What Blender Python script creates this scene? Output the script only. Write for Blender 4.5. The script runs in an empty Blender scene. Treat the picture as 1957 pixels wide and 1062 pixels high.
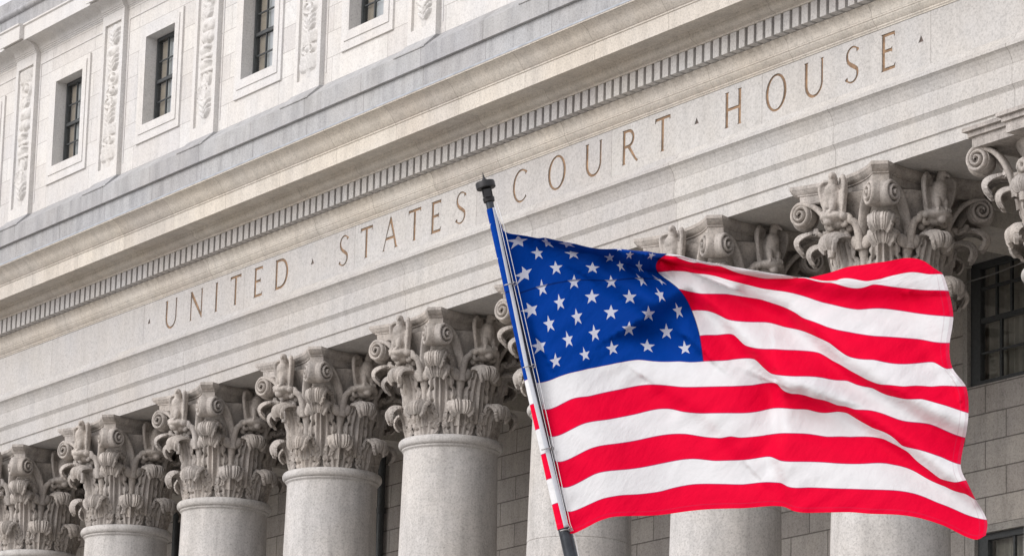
import bpy, bmesh, math, random
import numpy as np
from mathutils import Vector, Matrix
from mathutils.geometry import tessellate_polygon

SC = bpy.context.scene
COL = SC.collection
R = math.radians
random.seed(7)

# ------------------------------------------------------------------ camera, light, exposure
CP = Vector((67.261, -29.354, 1.70))
YAW, PITCH, ROLL, FPX = -1.008, 0.230, 0.028, 7380.8      # focal length in photo pixels (1957 wide)
_f0 = Vector((math.sin(YAW), math.cos(YAW), 0)); _r0 = Vector((math.cos(YAW), -math.sin(YAW), 0)); _u0 = Vector((0, 0, 1))
FWD = _f0 * math.cos(PITCH) + _u0 * math.sin(PITCH)
_u1 = -_f0 * math.sin(PITCH) + _u0 * math.cos(PITCH)
RGT = _r0 * math.cos(ROLL) + _u1 * math.sin(ROLL)
UPV = -_r0 * math.sin(ROLL) + _u1 * math.cos(ROLL)
cd = bpy.data.cameras.new('camera'); cam = bpy.data.objects.new('camera', cd); COL.objects.link(cam)
M3 = Matrix((RGT, UPV, -FWD)).transposed()
cam.matrix_world = Matrix.Translation(CP) @ M3.to_4x4()
cd.sensor_fit = 'HORIZONTAL'; cd.sensor_width = 36.0; cd.lens = FPX / 1957.0 * 36.0
cd.clip_start = 0.1; cd.clip_end = 3000
SC.camera = cam

SUN_AZ = Vector((-0.08, -0.99, 0)).normalized()           # horizontal direction towards the sun
SUN_EL = R(30)
w = bpy.data.worlds.new('World'); SC.world = w; w.use_nodes = True
nt = w.node_tree; nt.nodes.clear()
out = nt.nodes.new('ShaderNodeOutputWorld'); bg = nt.nodes.new('ShaderNodeBackground')
sky = nt.nodes.new('ShaderNodeTexSky'); sky.sky_type = 'NISHITA'; sky.sun_disc = False
sky.sun_elevation = SUN_EL; sky.sun_rotation = math.atan2(SUN_AZ.x, SUN_AZ.y)
sky.air_density = 1.0; sky.dust_density = 3.0; sky.ozone_density = 1.0
hs = nt.nodes.new('ShaderNodeHueSaturation'); hs.inputs['Saturation'].default_value = 0.30
cl = nt.nodes.new('ShaderNodeTexNoise'); cl.inputs['Scale'].default_value = 2.2; cl.inputs['Detail'].default_value = 6
ctc = nt.nodes.new('ShaderNodeTexCoord'); nt.links.new(ctc.outputs['Generated'], cl.inputs['Vector'])
crp = nt.nodes.new('ShaderNodeMapRange'); crp.inputs['From Min'].default_value = 0.25; crp.inputs['From Max'].default_value = 0.6; crp.inputs['To Min'].default_value = 0.45; crp.inputs['To Max'].default_value = 0.9
nt.links.new(cl.outputs[0], crp.inputs['Value'])
cmx = nt.nodes.new('ShaderNodeMix'); cmx.data_type = 'RGBA'; cmx.inputs[7].default_value = (8.75, 8.55, 8.9, 1)      # bright thin cloud
nt.links.new(crp.outputs[0], cmx.inputs[0]); nt.links.new(hs.outputs[0], cmx.inputs[6])
nt.links.new(sky.outputs[0], hs.inputs['Color']); nt.links.new(cmx.outputs[2], bg.inputs[0]); nt.links.new(bg.outputs[0], out.inputs[0])
bg.inputs[1].default_value = 0.11
sd = bpy.data.lights.new('sun', 'SUN'); sd.energy = 2.0; sd.angle = R(52); sd.color = (1.0, 0.966, 0.950)
so = bpy.data.objects.new('sun', sd); COL.objects.link(so)
sdir = (SUN_AZ * math.cos(SUN_EL) + _u0 * math.sin(SUN_EL)).normalized()
so.rotation_euler = sdir.to_track_quat('Z', 'Y').to_euler()
so.location = (20, -40, 60)
SC.view_settings.view_transform = 'Standard'; SC.view_settings.look = 'None'
SC.view_settings.gamma = 1.0; SC.view_settings.use_curve_mapping = False
SC.view_settings.exposure = 0.29

# ------------------------------------------------------------------ helpers
def ray(px, py):
    return (FWD + RGT * ((px - 978.5) / FPX) + UPV * ((531 - py) / FPX))
def link(name, me, parent=None, mat=None, smooth=False):
    o = bpy.data.objects.new(name, me); COL.objects.link(o)
    if parent: o.parent = parent
    if mat is not None:
        me.materials.clear()
        for m in (mat if isinstance(mat, (list, tuple)) else [mat]): me.materials.append(m)
    if smooth:
        for p in me.polygons: p.use_smooth = True
    return o
def empty(name, loc=(0, 0, 0)):
    o = bpy.data.objects.new(name, None); COL.objects.link(o); o.location = loc; o.empty_display_size = 0.3
    return o
def tag(o, label=None, cat=None, group=None, kind=None):
    if label: o['label'] = label
    if cat: o['category'] = cat
    if group: o['group'] = group
    if kind: o['kind'] = kind
    return o
class MB:
    """collects vertices and faces of one mesh"""
    def __init__(s): s.v = []; s.f = []; s.m = []
    def quad(s, a, b, c, d, m=0):
        n = len(s.v); s.v += [a, b, c, d]; s.f.append((n, n+1, n+2, n+3)); s.m.append(m)
    def box(s, x0, x1, y0, y1, z0, z1, m=0):
        n = len(s.v)
        s.v += [(x0,y0,z0),(x1,y0,z0),(x1,y1,z0),(x0,y1,z0),(x0,y0,z1),(x1,y0,z1),(x1,y1,z1),(x0,y1,z1)]
        for f in ((0,3,2,1),(4,5,6,7),(0,1,5,4),(1,2,6,5),(2,3,7,6),(3,0,4,7)):
            s.f.append(tuple(n+i for i in f)); s.m.append(m)
    def prism(s, prof, x0, x1, m=0, caps=True):
        """profile of (y,z) points swept along X; open polyline given bottom to top on the outer side"""
        n = len(s.v); k = len(prof)
        s.v += [(x0, y, z) for y, z in prof] + [(x1, y, z) for y, z in prof]
        for i in range(k):
            j = (i + 1) % k
            s.f.append((n+i, n+j, n+k+j, n+k+i)); s.m.append(m)
        if caps:
            s.f.append(tuple(n+i for i in range(k-1, -1, -1))); s.m.append(m)
            s.f.append(tuple(n+k+i for i in range(k))); s.m.append(m)
    def grid(s, pts, m=0, wrap=False):
        """pts[i][j] grid"""
        n = len(s.v); a = len(pts); b = len(pts[0])
        for r in pts: s.v += [tuple(p) for p in r]
        for i in range(a-1):
            for j in range(b if wrap else b-1):
                j2 = (j+1) % b
                s.f.append((n+i*b+j, n+i*b+j2, n+(i+1)*b+j2, n+(i+1)*b+j)); s.m.append(m)
    def tube(s, path, rad, k=8, m=0, caps=True):
        path = [Vector(p) for p in path]; rr = rad if isinstance(rad, (list, tuple)) else [rad]*len(path)
        rings = []; prev = None
        for i, p in enumerate(path):
            t = (path[min(i+1, len(path)-1)] - path[max(i-1, 0)]).normalized()
            if prev is None:
                a = t.orthogonal().normalized()
            else:
                a = (prev - t * prev.dot(t)).normalized()
            prev = a; b = t.cross(a)
            rings.append([p + (a*math.cos(2*math.pi*q/k) + b*math.sin(2*math.pi*q/k))*rr[i] for q in range(k)])
        n = len(s.v); s.grid(rings, m, wrap=True)
        if caps:
            s.f.append(tuple(n+q for q in range(k-1, -1, -1))); s.m.append(m)
            e = n + (len(path)-1)*k
            s.f.append(tuple(e+q for q in range(k))); s.m.append(m)
    def ellipsoid(s, c, r, rot=None, nu=14, nv=9, m=0):
        c = Vector(c); rings = []
        for i in range(nv+1):
            th = math.pi*(i/nv)*0.999+0.0005
            row = []
            for j in range(nu):
                ph = 2*math.pi*j/nu
                v = Vector((r[0]*math.sin(th)*math.cos(ph), r[1]*math.sin(th)*math.sin(ph), r[2]*math.cos(th)))
                if rot is not None: v = rot @ v
                row.append(c+v)
            rings.append(row)
        n = len(s.v); s.grid(rings, m, wrap=True)
        s.f.append(tuple(n+q for q in range(nu))); s.m.append(m)
        e = n+nv*nu; s.f.append(tuple(e+q for q in range(nu-1, -1, -1))); s.m.append(m)
    def lathe(s, prof, k=48, m=0, cap=True, c=(0,0)):
        rings = [[(c[0]+r*math.cos(2*math.pi*q/k), c[1]+r*math.sin(2*math.pi*q/k), z) for q in range(k)] for r, z in prof]
        n = len(s.v); s.grid(rings, m, wrap=True)
        if cap:
            s.f.append(tuple(n+q for q in range(k-1, -1, -1))); s.m.append(m)
            e = n+(len(prof)-1)*k; s.f.append(tuple(e+q for q in range(k))); s.m.append(m)
    def mesh(s, name, recalc=True, merge=0.0):
        me = bpy.data.meshes.new(name); me.from_pydata([tuple(v) for v in s.v], [], s.f)
        me.polygons.foreach_set('material_index', s.m)
        if recalc or merge:
            bm = bmesh.new(); bm.from_mesh(me)
            if merge: bmesh.ops.remove_doubles(bm, verts=bm.verts, dist=merge)
            if recalc: bmesh.ops.recalc_face_normals(bm, faces=bm.faces)
            bm.to_mesh(me); bm.free()
        me.update(); return me
    def build(s, name, mat, parent=None, smooth=False, recalc=True, merge=0.0, auto=None):
        me = s.mesh(name, recalc, merge); o = link(name, me, parent, mat, smooth)
        if auto is not None: sharpen(me, auto)
        return o
def sharpen(me, deg):
    bm = bmesh.new(); bm.from_mesh(me)
    for f in bm.faces: f.smooth = True
    for e in bm.edges:
        e.smooth = not (len(e.link_faces) != 2 or e.calc_face_angle(0) > R(deg))
    bm.to_mesh(me); bm.free()
def arc(c, r, a0, a1, n=6):
    return [(c[0]+r*math.cos(R(a0+(a1-a0)*i/n)), c[1]+r*math.sin(R(a0+(a1-a0)*i/n))) for i in range(n+1)]
def remesh(me, vox, smooth=6):
    o = bpy.data.objects.new('remesh_source', me); COL.objects.link(o)
    m = o.modifiers.new('r', 'REMESH'); m.mode = 'VOXEL'; m.voxel_size = vox
    if smooth:
        k = o.modifiers.new('s', 'SMOOTH'); k.factor = 0.5; k.iterations = smooth
    dg = bpy.context.evaluated_depsgraph_get(); dg.update()
    r = bpy.data.meshes.new_from_object(o.evaluated_get(dg))
    bpy.data.objects.remove(o); return r
def solidify(me, t):
    o = bpy.data.objects.new('solidify_source', me); COL.objects.link(o)
    m = o.modifiers.new('s', 'SOLIDIFY'); m.thickness = t; m.offset = -1
    dg = bpy.context.evaluated_depsgraph_get(); dg.update()
    r = bpy.data.meshes.new_from_object(o.evaluated_get(dg))
    bpy.data.objects.remove(o); return r

# ------------------------------------------------------------------ materials
class NG:
    def __init__(s, name):
        s.mat = bpy.data.materials.new(name); s.mat.use_nodes = True
        s.t = s.mat.node_tree; s.t.nodes.clear()
        s.out = s.t.nodes.new('ShaderNodeOutputMaterial')
    def n(s, typ, **kw):
        nd = s.t.nodes.new(typ)
        for k, v in kw.items(): setattr(nd, k, v)
        return nd
    def set(s, sock, v):
        if hasattr(v, 'node') or isinstance(v, bpy.types.NodeSocket): s.t.links.new(v, sock)
        else: sock.default_value = v
    def math(s, op, a, b=0.0, c=0.0, clamp=False):
        nd = s.n('ShaderNodeMath', operation=op); nd.use_clamp = clamp
        s.set(nd.inputs[0], a); s.set(nd.inputs[1], b); s.set(nd.inputs[2], c)
        return nd.outputs[0]
    def mix(s, fac, a, b, mode='MIX'):
        nd = s.n('ShaderNodeMix', data_type='RGBA', blend_type=mode)
        s.set(nd.inputs[0], fac)
        s.set(nd.inputs[6], (*a, 1) if isinstance(a, tuple) and len(a) == 3 else a)
        s.set(nd.inputs[7], (*b, 1) if isinstance(b, tuple) and len(b) == 3 else b)
        return nd.outputs[2]
    def noise(s, vec, scale, detail=4, rough=0.6):
        nd = s.n('ShaderNodeTexNoise'); s.set(nd.inputs['Vector'], vec)
        nd.inputs['Scale'].default_value = scale; nd.inputs['Detail'].default_value = detail; nd.inputs['Roughness'].default_value = rough
        return nd.outputs[0]
    def ramp(s, fac, pts):
        nd = s.n('ShaderNodeValToRGB'); el = nd.color_ramp.elements
        while len(el) < len(pts): el.new(0.5)
        for e, (p, c) in zip(el, pts):
            e.position = p; e.color = (c, c, c, 1) if not isinstance(c, tuple) else (*c, 1)
        s.set(nd.inputs[0], fac); return nd.outputs[0]

def stone(name, col, joint=None, speck=1.0, bump=0.25, stain=0.35, rough=0.85, rotate=False, mdark=0.62):
    """pale granite: speckle, cloudy weathering, run-off streaks and optional masonry joints
       joint = (block width, course height, x offset, z offset, mortar size, stagger)"""
    g = NG(name)
    tc = g.n('ShaderNodeTexCoord').outputs['Object']
    sp = g.n('ShaderNodeSeparateXYZ'); g.set(sp.inputs[0], tc)
    oi = g.n('ShaderNodeObjectInfo'); va = g.n('ShaderNodeVectorMath', operation='ADD'); g.set(va.inputs[0], tc)
    cr_ = g.n('ShaderNodeCombineXYZ')
    for q in range(3): g.set(cr_.inputs[q], g.math('MULTIPLY', oi.outputs['Random'], 37.0+11*q))
    g.set(va.inputs[1], cr_.outputs[0]); tj = tc; tc = va.outputs[0]
    sq = g.n('ShaderNodeSeparateXYZ'); g.set(sq.inputs[0], tc)
    fine = g.noise(tc, 34, 3, 0.75); mid = g.noise(tc, 5.5, 5, 0.6); big = g.noise(tc, 0.7, 4, 0.55)
    spk = g.n('ShaderNodeTexVoronoi'); g.set(spk.inputs['Vector'], tc); spk.inputs['Scale'].default_value = 42
    k1 = g.ramp(fine, [(0.30, 1-0.30*speck), (0.5, 1.0), (0.72, 1+0.12*speck)])
    k2 = g.ramp(mid, [(0.25, 1-0.10*stain*2), (0.6, 1.0), (0.8, 1.05)])
    dark = g.ramp(g.math('MULTIPLY', spk.outputs['Distance'], 1.0), [(0.10, 1-0.28*speck), (0.22, 1.0), (1.0, 1.0)])
    # streaks run down the stone
    cv = g.n('ShaderNodeCombineXYZ'); g.set(cv.inputs[0], g.math('MULTIPLY', sq.outputs[0], 2.6)); g.set(cv.inputs[1], g.math('MULTIPLY', sq.outputs[1], 2.6)); g.set(cv.inputs[2], g.math('MULTIPLY', sq.outputs[2], 0.35))
    stk = g.ramp(g.noise(cv.outputs[0], 1.6, 5, 0.7), [(0.36, 1-0.34*stain), (0.56, 1.0), (1.0, 1.0)])
    c = g.mix(1.0, col, k1, 'MULTIPLY'); c = g.mix(1.0, c, k2, 'MULTIPLY'); c = g.mix(1.0, c, dark, 'MULTIPLY'); c = g.mix(1.0, c, stk, 'MULTIPLY')
    warm = g.ramp(big, [(0.35, (1.0, 0.985, 0.96)), (0.65, (0.975, 0.985, 1.0))]); c = g.mix(1.0, c, warm, 'MULTIPLY')
    h = g.math('ADD', g.math('MULTIPLY', fine, 0.6), g.math('MULTIPLY', mid, 0.8))
    if joint:
        bw, ch, ox, oz, mo, off = joint
        cb = g.n('ShaderNodeCombineXYZ')
        g.set(cb.inputs[0], g.math('SUBTRACT', sp.outputs[1 if rotate else 0], ox)); g.set(cb.inputs[1], g.math('SUBTRACT', sp.outputs[2], oz))
        br = g.n('ShaderNodeTexBrick'); g.set(br.inputs['Vector'], cb.outputs[0])
        br.offset = off; br.squash = 1.0
        br.inputs['Scale'].default_value = 1.0; br.inputs['Brick Width'].default_value = bw; br.inputs['Row Height'].default_value = ch
        br.inputs['Mortar Size'].default_value = mo; br.inputs['Mortar Smooth'].default_value = 0.2; br.inputs['Bias'].default_value = 0.0
        br.inputs['Color1'].default_value = (0.905, 0.89, 0.885, 1); br.inputs['Color2'].default_value = (1.05, 1.045, 1.03, 1); br.inputs['Mortar'].default_value = (mdark, mdark*0.97, mdark*0.94, 1)
        c = g.mix(1.0, c, br.outputs['Color'], 'MULTIPLY')
        h = g.math('SUBTRACT', h, g.math('MULTIPLY', br.outputs['Fac'], 2.5))
    p = g.n('ShaderNodeBsdfPrincipled'); g.set(p.inputs['Base Color'], c); p.inputs['Roughness'].default_value = rough
    b = g.n('ShaderNodeBump'); b.inputs['Strength'].default_value = bump; b.inputs['Distance'].default_value = 0.012
    g.set(b.inputs['Height'], h); g.set(p.inputs['Normal'], b.outputs[0]); g.set(g.out.inputs[0], p.outputs[0])
    return g.mat
def plain(name, col, rough=0.5, metal=0.0, var=0.15, scale=12, bump=0.05):
    g = NG(name); tc = g.n('ShaderNodeTexCoord').outputs['Object']
    n = g.noise(tc, scale, 5, 0.65)
    c = g.mix(1.0, col, g.ramp(n, [(0.3, 1-var), (0.7, 1+var)]), 'MULTIPLY')
    p = g.n('ShaderNodeBsdfPrincipled'); g.set(p.inputs['Base Color'], c)
    g.set(p.inputs['Roughness'], g.math('MULTIPLY_ADD', n, 0.25, rough-0.12)); p.inputs['Metallic'].default_value = metal
    b = g.n('ShaderNodeBump'); b.inputs['Strength'].default_value = bump; b.inputs['Distance'].default_value = 0.01
    g.set(b.inputs['Height'], n); g.set(p.inputs['Normal'], b.outputs[0]); g.set(g.out.inputs[0], p.outputs[0]); return g.mat
def glass(name, tint):
    g = NG(name); tc = g.n('ShaderNodeTexCoord').outputs['Object']
    tr = g.n('ShaderNodeBsdfTransparent'); tr.inputs[0].default_value = (*tint, 1)
    gl = g.n('ShaderNodeBsdfGlossy'); gl.inputs['Roughness'].default_value = 0.03
    b = g.n('ShaderNodeBump'); b.inputs['Strength'].default_value = 0.03; b.inputs['Distance'].default_value = 0.02
    g.set(b.inputs['Height'], g.noise(tc, 2.2, 2)); g.set(gl.inputs['Normal'], b.outputs[0])
    fr = g.n('ShaderNodeFresnel'); fr.inputs[0].default_value = 1.7
    mx = g.n('ShaderNodeMixShader'); g.set(mx.inputs[0], g.math('ADD', fr.outputs[0], 0.22, clamp=True)); g.set(mx.inputs[1], tr.outputs[0]); g.set(mx.inputs[2], gl.outputs[0])
    g.set(g.out.inputs[0], mx.outputs[0]); return g.mat

STONE = (0.53, 0.505, 0.475)
M_frieze = stone('frieze_granite', (0.505, 0.497, 0.488), (3.6, 9.0, 5.281-3.6, 11.0, 0.007, 0.0), bump=0.2, stain=0.25)
M_arch = stone('architrave_granite', (0.50, 0.489, 0.475), (3.6, 9.0, 6.95-3.6, 11.0, 0.007, 0.0), bump=0.2, stain=0.3)
M_corn = stone('cornice_granite', (0.60, 0.565, 0.51), (1.8, 9.0, 0.6, 11.0, 0.006, 0.0), bump=0.25, stain=0.4)
M_attic = stone('attic_granite', (0.62, 0.612, 0.602), (1.75, 0.435, 0.2, 18.847, 0.006, 0.5), bump=0.18, stain=0.25, speck=0.7)
M_attic_plain = stone('attic_trim_granite', (0.62, 0.608, 0.594), None, bump=0.18, stain=0.25, speck=0.7)
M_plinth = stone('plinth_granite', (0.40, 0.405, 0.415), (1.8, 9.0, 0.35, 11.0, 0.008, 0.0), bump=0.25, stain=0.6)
M_carve = stone('carved_granite', (0.47, 0.432, 0.398), None, bump=1.0, stain=1.0, speck=1.2)
M_shaft = stone('shaft_granite', (0.53, 0.512, 0.493), None, bump=0.15, stain=0.6, speck=1.1)
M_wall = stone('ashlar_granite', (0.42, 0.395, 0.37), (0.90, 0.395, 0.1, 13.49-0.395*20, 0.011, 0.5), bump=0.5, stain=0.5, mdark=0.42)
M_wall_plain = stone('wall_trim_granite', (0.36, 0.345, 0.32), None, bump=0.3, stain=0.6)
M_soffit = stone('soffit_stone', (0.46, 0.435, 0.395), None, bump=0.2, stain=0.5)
M_roof = plain('lead_flashing', (0.42, 0.45, 0.49), 0.45, 0.3, 0.2, 6)
M_steel = plain('window_steel', (0.055, 0.06, 0.062), 0.5, 0.2, 0.3, 20)
M_dark = plain('room_dark', (0.03, 0.028, 0.025), 0.9)
M_blind_b = plain('beige_blind', (0.66, 0.54, 0.42), 0.9, 0, 0.12, 7)
M_blind_w = plain('white_blind', (0.72, 0.74, 0.76), 0.9, 0, 0.06, 7)
M_curt = plain('grey_curtain', (0.50, 0.46, 0.40), 0.9, 0, 0.35, 3)
M_glass = glass('window_glass', (0.86, 0.9, 0.9))
M_bronze = plain('bronze_inlay', (0.235, 0.145, 0.08), 0.5, 0.25, 0.55, 7, 0.3)
M_bronze_d = plain('dark_bronze', (0.13, 0.10, 0.085), 0.5, 0.2, 0.3, 9)
M_ground = stone('plaza_paving', (0.56, 0.53, 0.485), (1.2, 1.2, 0, 0, 0.01, 0.5), bump=0.2, stain=0.5)

# ------------------------------------------------------------------ constants of the building
S = 3.6                       # column spacing
XA, XB = -9.0, 37.8           # building ends
AX_Y = 0.71                   # column axis
WALL_Y = 4.4                  # portico back wall

# ground
g = MB(); g.box(-400, 500, -400, 400, -0.5, 0.0)
o = g.build('ground', M_ground); tag(o, kind='structure')

court = empty('courthouse', (14.4, 0, 0))
tag(court, 'pale granite courthouse with Corinthian portico and UNITED STATES COURT HOUSE carved on its frieze', 'courthouse')
INV = Matrix.Translation((-14.4, 0, 0))
def part(o):                     # keep world placement under the courthouse empty
    o.parent = court; o.matrix_parent_inverse = INV; return o

# --- stylobate, steps, mass behind
b = MB(); b.box(XA, XB, -1.2, 14.0, 0.0, 1.0)
for k in range(6): b.box(XA-0.0, XB, -1.2-0.38*(k+1), -1.2-0.38*k, 0.0, 1.0-0.166*(k+1)+0.001)
part(b.build('stylobate', M_plinth))
# --- architrave (with soffit)
prof = [(1.42, 14.435), (0.0, 14.435), (0.0, 14.612), (-0.012, 14.618), (-0.035, 14.622), (-0.035, 14.85), (-0.045, 14.862), (-0.07, 14.885), (-0.085, 14.90), (-0.095, 14.905),
        (-0.095, 15.135), (-0.075, 15.14), (-0.075, 15.165)]
prof += [(-0.085, 15.18), (-0.10, 15.215), (-0.135, 15.27), (-0.18, 15.315), (-0.22, 15.335), (-0.235, 15.34), (-0.235, 15.385), (-0.215, 15.392), (-0.20, 15.405)]
prof += [(-0.17, 15.43), (-0.11, 15.445), (-0.075, 15.465), (-0.045, 15.50), (-0.02, 15.54), (0.0, 15.575), (1.42, 15.575)]
prof = [(y*0.72 if y < 0 else y, z+(0.13*-y if y < 0 else 0)) for y, z in prof]
b = MB(); b.prism(prof, XA, XB)
part(b.build('architrave', M_arch))
# --- portico ceiling and cross beams
b = MB(); b.box(XA, XB, 1.42, WALL_Y, 15.0, 15.4)
part(b.build('portico_ceiling', M_soffit))
b = MB(); bp = [(0.34, 14.435), (0.34, 14.16), (0.36, 14.16), (0.36, 13.98), (-0.36, 13.98), (-0.36, 14.16), (-0.34, 14.16), (-0.34, 14.435)]
for i in range(-1, 11):
    x = i*S; mb = MB()
    mb.box(x-0.62, x+0.62, 1.87, WALL_Y, 14.20, 14.43); mb.box(x-0.55, x+0.55, 1.87, WALL_Y, 13.98, 14.197); mb.box(x-0.70, x+0.70, 1.43, WALL_Y, 14.437, 15.0)
    part(mb.build('cross_beam', M_soffit))

# --- lettering outlines -------------------------------------------------------
CAP, BASE = 0.50, 15.688
def serifed(pts): return pts
TH, TN = 0.064, 0.044          # thick and thin strokes (m)
def stemI(x, t=TH, z0=0.0, z1=CAP, s=0.018):
    return [(x-s, z0), (x+t+s, z0), (x+t, z0+0.022), (x+t, z1-0.022), (x+t+s, z1), (x-s, z1), (x, z1-0.022), (x, z0+0.022)]
def offset_curve(cl, wd):
    L, Rr = [], []
    for i, p in enumerate(cl):
        a = Vector(cl[max(i-1, 0)]); c = Vector(cl[min(i+1, len(cl)-1)])
        t = (c-a).normalized(); n = Vector((-t.y, t.x)); ww = wd[i]/2
        L.append((p[0]+n.x*ww, p[1]+n.y*ww)); Rr.append((p[0]-n.x*ww, p[1]-n.y*ww))
    return L + Rr[::-1]
def ell(cx, cy, rx, ry, a0, a1, n=20): return [(cx+rx*math.cos(R(a0+(a1-a0)*i/n)), cy+ry*math.sin(R(a0+(a1-a0)*i/n))) for i in range(n+1)]
def L_I(): return [stemI(0)], 0.05
def L_T():
    w_ = 0.35; m = w_/2; t = TH/2
    return [[(m-t-0.018, 0), (m+t+0.018, 0), (m+t, 0.022), (m+t, CAP-TN), (w_-0.02, CAP-TN), (w_-0.004, CAP-0.075), (w_+0.012, CAP-0.07), (w_+0.012, CAP),
             (-0.012, CAP), (-0.012, CAP-0.07), (0.004, CAP-0.075), (0.02, CAP-TN), (m-t, CAP-TN), (m-t, 0.022)]], w_
def L_E():
    w_ = 0.27; t = TH; h = CAP/2+0.015
    return [[(-0.018, 0), (w_, 0), (w_+0.015, 0.075), (w_-0.004, 0.07), (w_-0.02, TN), (t, TN), (t, h-TN/2), (w_*0.72, h-TN/2), (w_*0.72+0.008, h-0.04), (w_*0.72+0.022, h-0.04), (w_*0.72+0.022, h+0.04), (w_*0.72+0.008, h+0.04), (w_*0.72, h+TN/2),
             (t, h+TN/2), (t, CAP-TN), (w_-0.03, CAP-TN), (w_-0.014, CAP-0.07), (w_+0.004, CAP-0.075), (w_-0.005, CAP), (-0.018, CAP), (0, CAP-0.022), (0, 0.022)]], w_
def L_H():
    w_ = 0.36; t = TH; a = stemI(0); h = CAP/2
    return [[(-0.018, 0), (t+0.018, 0), (t, 0.022), (t, h-TN/2), (w_-t, h-TN/2), (w_-t, 0.022), (w_-t-0.018, 0), (w_+0.018, 0), (w_, 0.022), (w_, CAP-0.022), (w_+0.018, CAP), (w_-t-0.018, CAP),
             (w_-t, CAP-0.022), (w_-t, h+TN/2), (t, h+TN/2), (t, CAP-0.022), (t+0.018, CAP), (-0.018, CAP), (0, CAP-0.022), (0, 0.022)]], w_
def L_N():
    w_ = 0.42; t = TN
    return [[(-0.018, 0), (t+0.018, 0), (t, 0.022), (t, CAP-0.11), (w_-0.02, -0.012), (w_, -0.012), (w_, CAP-0.022), (w_+0.018, CAP), (w_-t-0.018, CAP), (w_-t, CAP-0.022), (w_-t, 0.105), (0.05, CAP), (-0.022, CAP), (0, CAP-0.03), (0, 0.022)]], w_
def L_U():
    w_ = 0.40; cy = 0.19
    out_ = [(0, CAP-0.022), (0, cy)] + ell(w_/2, cy, w_/2, cy+0.008, 180, 360, 18)[1:-1] + [(w_, cy), (w_, CAP-0.022), (w_+0.018, CAP), (w_-TN-0.018, CAP), (w_-TN, CAP-0.022), (w_-TN, cy)]
    inn = ell((w_+TH-TN)/2, cy, (w_-TH-TN)/2, cy-0.03, 360, 180, 18)[1:-1] + [(TH, cy), (TH, CAP-0.022), (TH+0.018, CAP), (-0.018, CAP)]
    return [out_+inn], w_
def L_O():
    w_ = 0.47; return [ell(w_/2, CAP/2, w_/2, CAP/2+0.01, 0, 360, 40)[:-1], ell(w_/2, CAP/2, w_/2-TH, CAP/2-0.022, 0, 360, 40)[:-1]], w_
def L_D():
    w_ = 0.42; t = TH
    return [[(-0.018, 0), (0.17, 0)] + ell(0.17, CAP/2, w_-0.17, CAP/2, -90, 90, 20)[1:-1] + [(0.17, CAP), (-0.018, CAP), (0, CAP-0.022), (0, 0.022)],
            [(t, TN), (0.165, TN)] + ell(0.165, CAP/2, w_-0.17-t, CAP/2-TN, -90, 90, 20)[1:-1] + [(0.165, CAP-TN), (t, CAP-TN)]], w_
def L_R():
    w_ = 0.36; t = TH; rb = 0.135; cz = CAP-rb
    outr = [(-0.018, 0), (t+0.018, 0), (t, 0.022), (t, CAP-2*rb), (0.125, CAP-2*rb), (0.30, 0.03), (w_, -0.015), (w_+0.03, 0.012), (w_-0.02, 0.05), (0.19, CAP-2*rb+0.012)]
    outr += ell(0.14, cz, 0.15, rb, -70, 90, 16) + [(0.14, CAP), (-0.018, CAP), (0, CAP-0.022), (0, 0.022)]
    inn = [(t, CAP-2*rb+TN)] + [(0.13, CAP-2*rb+TN)] + ell(0.135, cz, 0.15-TH+0.012, rb-TN, -88, 88, 14) + [(0.13, CAP-TN), (t, CAP-TN)]
    return [outr, inn], w_
def L_A():
    w_ = 0.42; m = w_/2+0.0; h = 0.16
    outr = [(-0.03, 0), (0.05, 0), (0.032, 0.02), (0.083, h), (w_-0.115, h), (w_-0.068, 0.02), (w_-0.085, 0), (w_+0.03, 0), (w_-0.005, 0.025), (m+0.018, CAP+0.015), (m-0.022, CAP+0.015), (0.0, 0.02)]
    inn = [(0.094, h+TN), (m-0.012, CAP-0.085), (w_-0.128, h+TN)]
    return [outr, inn], w_
def L_S():
    w_ = 0.27
    cl = ell(w_/2+0.01, CAP-0.125, w_/2-0.015, 0.112, 22, 180, 12) + [(0.028, CAP-0.16), (0.05, CAP-0.205), (0.10, CAP-0.245), (0.155, CAP-0.275), (0.215, CAP-0.31)]
    cl += ell(w_/2-0.012, 0.125, w_/2-0.01, 0.112, 25, -158, 14)
    n = len(cl); wd = [0.022+0.036*math.exp(-((i/(n-1)-0.5)/0.22)**2) for i in range(n)]
    wd[0] = wd[1] = 0.06; wd[-1] = wd[-2] = 0.06
    return [offset_curve(cl, wd)], w_
def L_C():
    w_ = 0.42
    cl = ell(w_/2+0.02, CAP/2, w_/2-0.01, CAP/2-0.012, 46, 314, 30)
    n = len(cl); wd = [0.026+0.03*math.exp(-((i/(n-1)-0.5)/0.25)**2) for i in range(n)]
    wd[0] = 0.075; wd[1] = 0.045; wd[-1] = 0.05
    return [offset_curve(cl, wd)], w_
LET = dict(I=L_I, T=L_T, E=L_E, H=L_H, N=L_N, U=L_U, O=L_O, D=L_D, R=L_R, A=L_A, S=L_S, C=L_C)
TEXT = [('U',9.69),('N',10.59),('I',11.475),('T',12.0),('E',12.82),('D',13.53),
        ('S',15.60),('T',16.26),('A',16.96),('T',17.715),('E',18.39),('S',19.10),
        ('C',20.68),('O',21.63),('U',22.62),('R',23.56),('T',24.37),
        ('H',26.04),('O',26.96),('U',27.83),('S',28.72),('E',29.48)]
DOTS = [9.03, 14.69, 25.31, 30.23]
loops_all = []; pieces = []
for ch, x in TEXT:
    loops, _ = LET[ch]()
    lp = [[(x+a, BASE+c) for a, c in l] for l in loops]
    pieces.append(('letter', lp)); loops_all += lp
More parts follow.
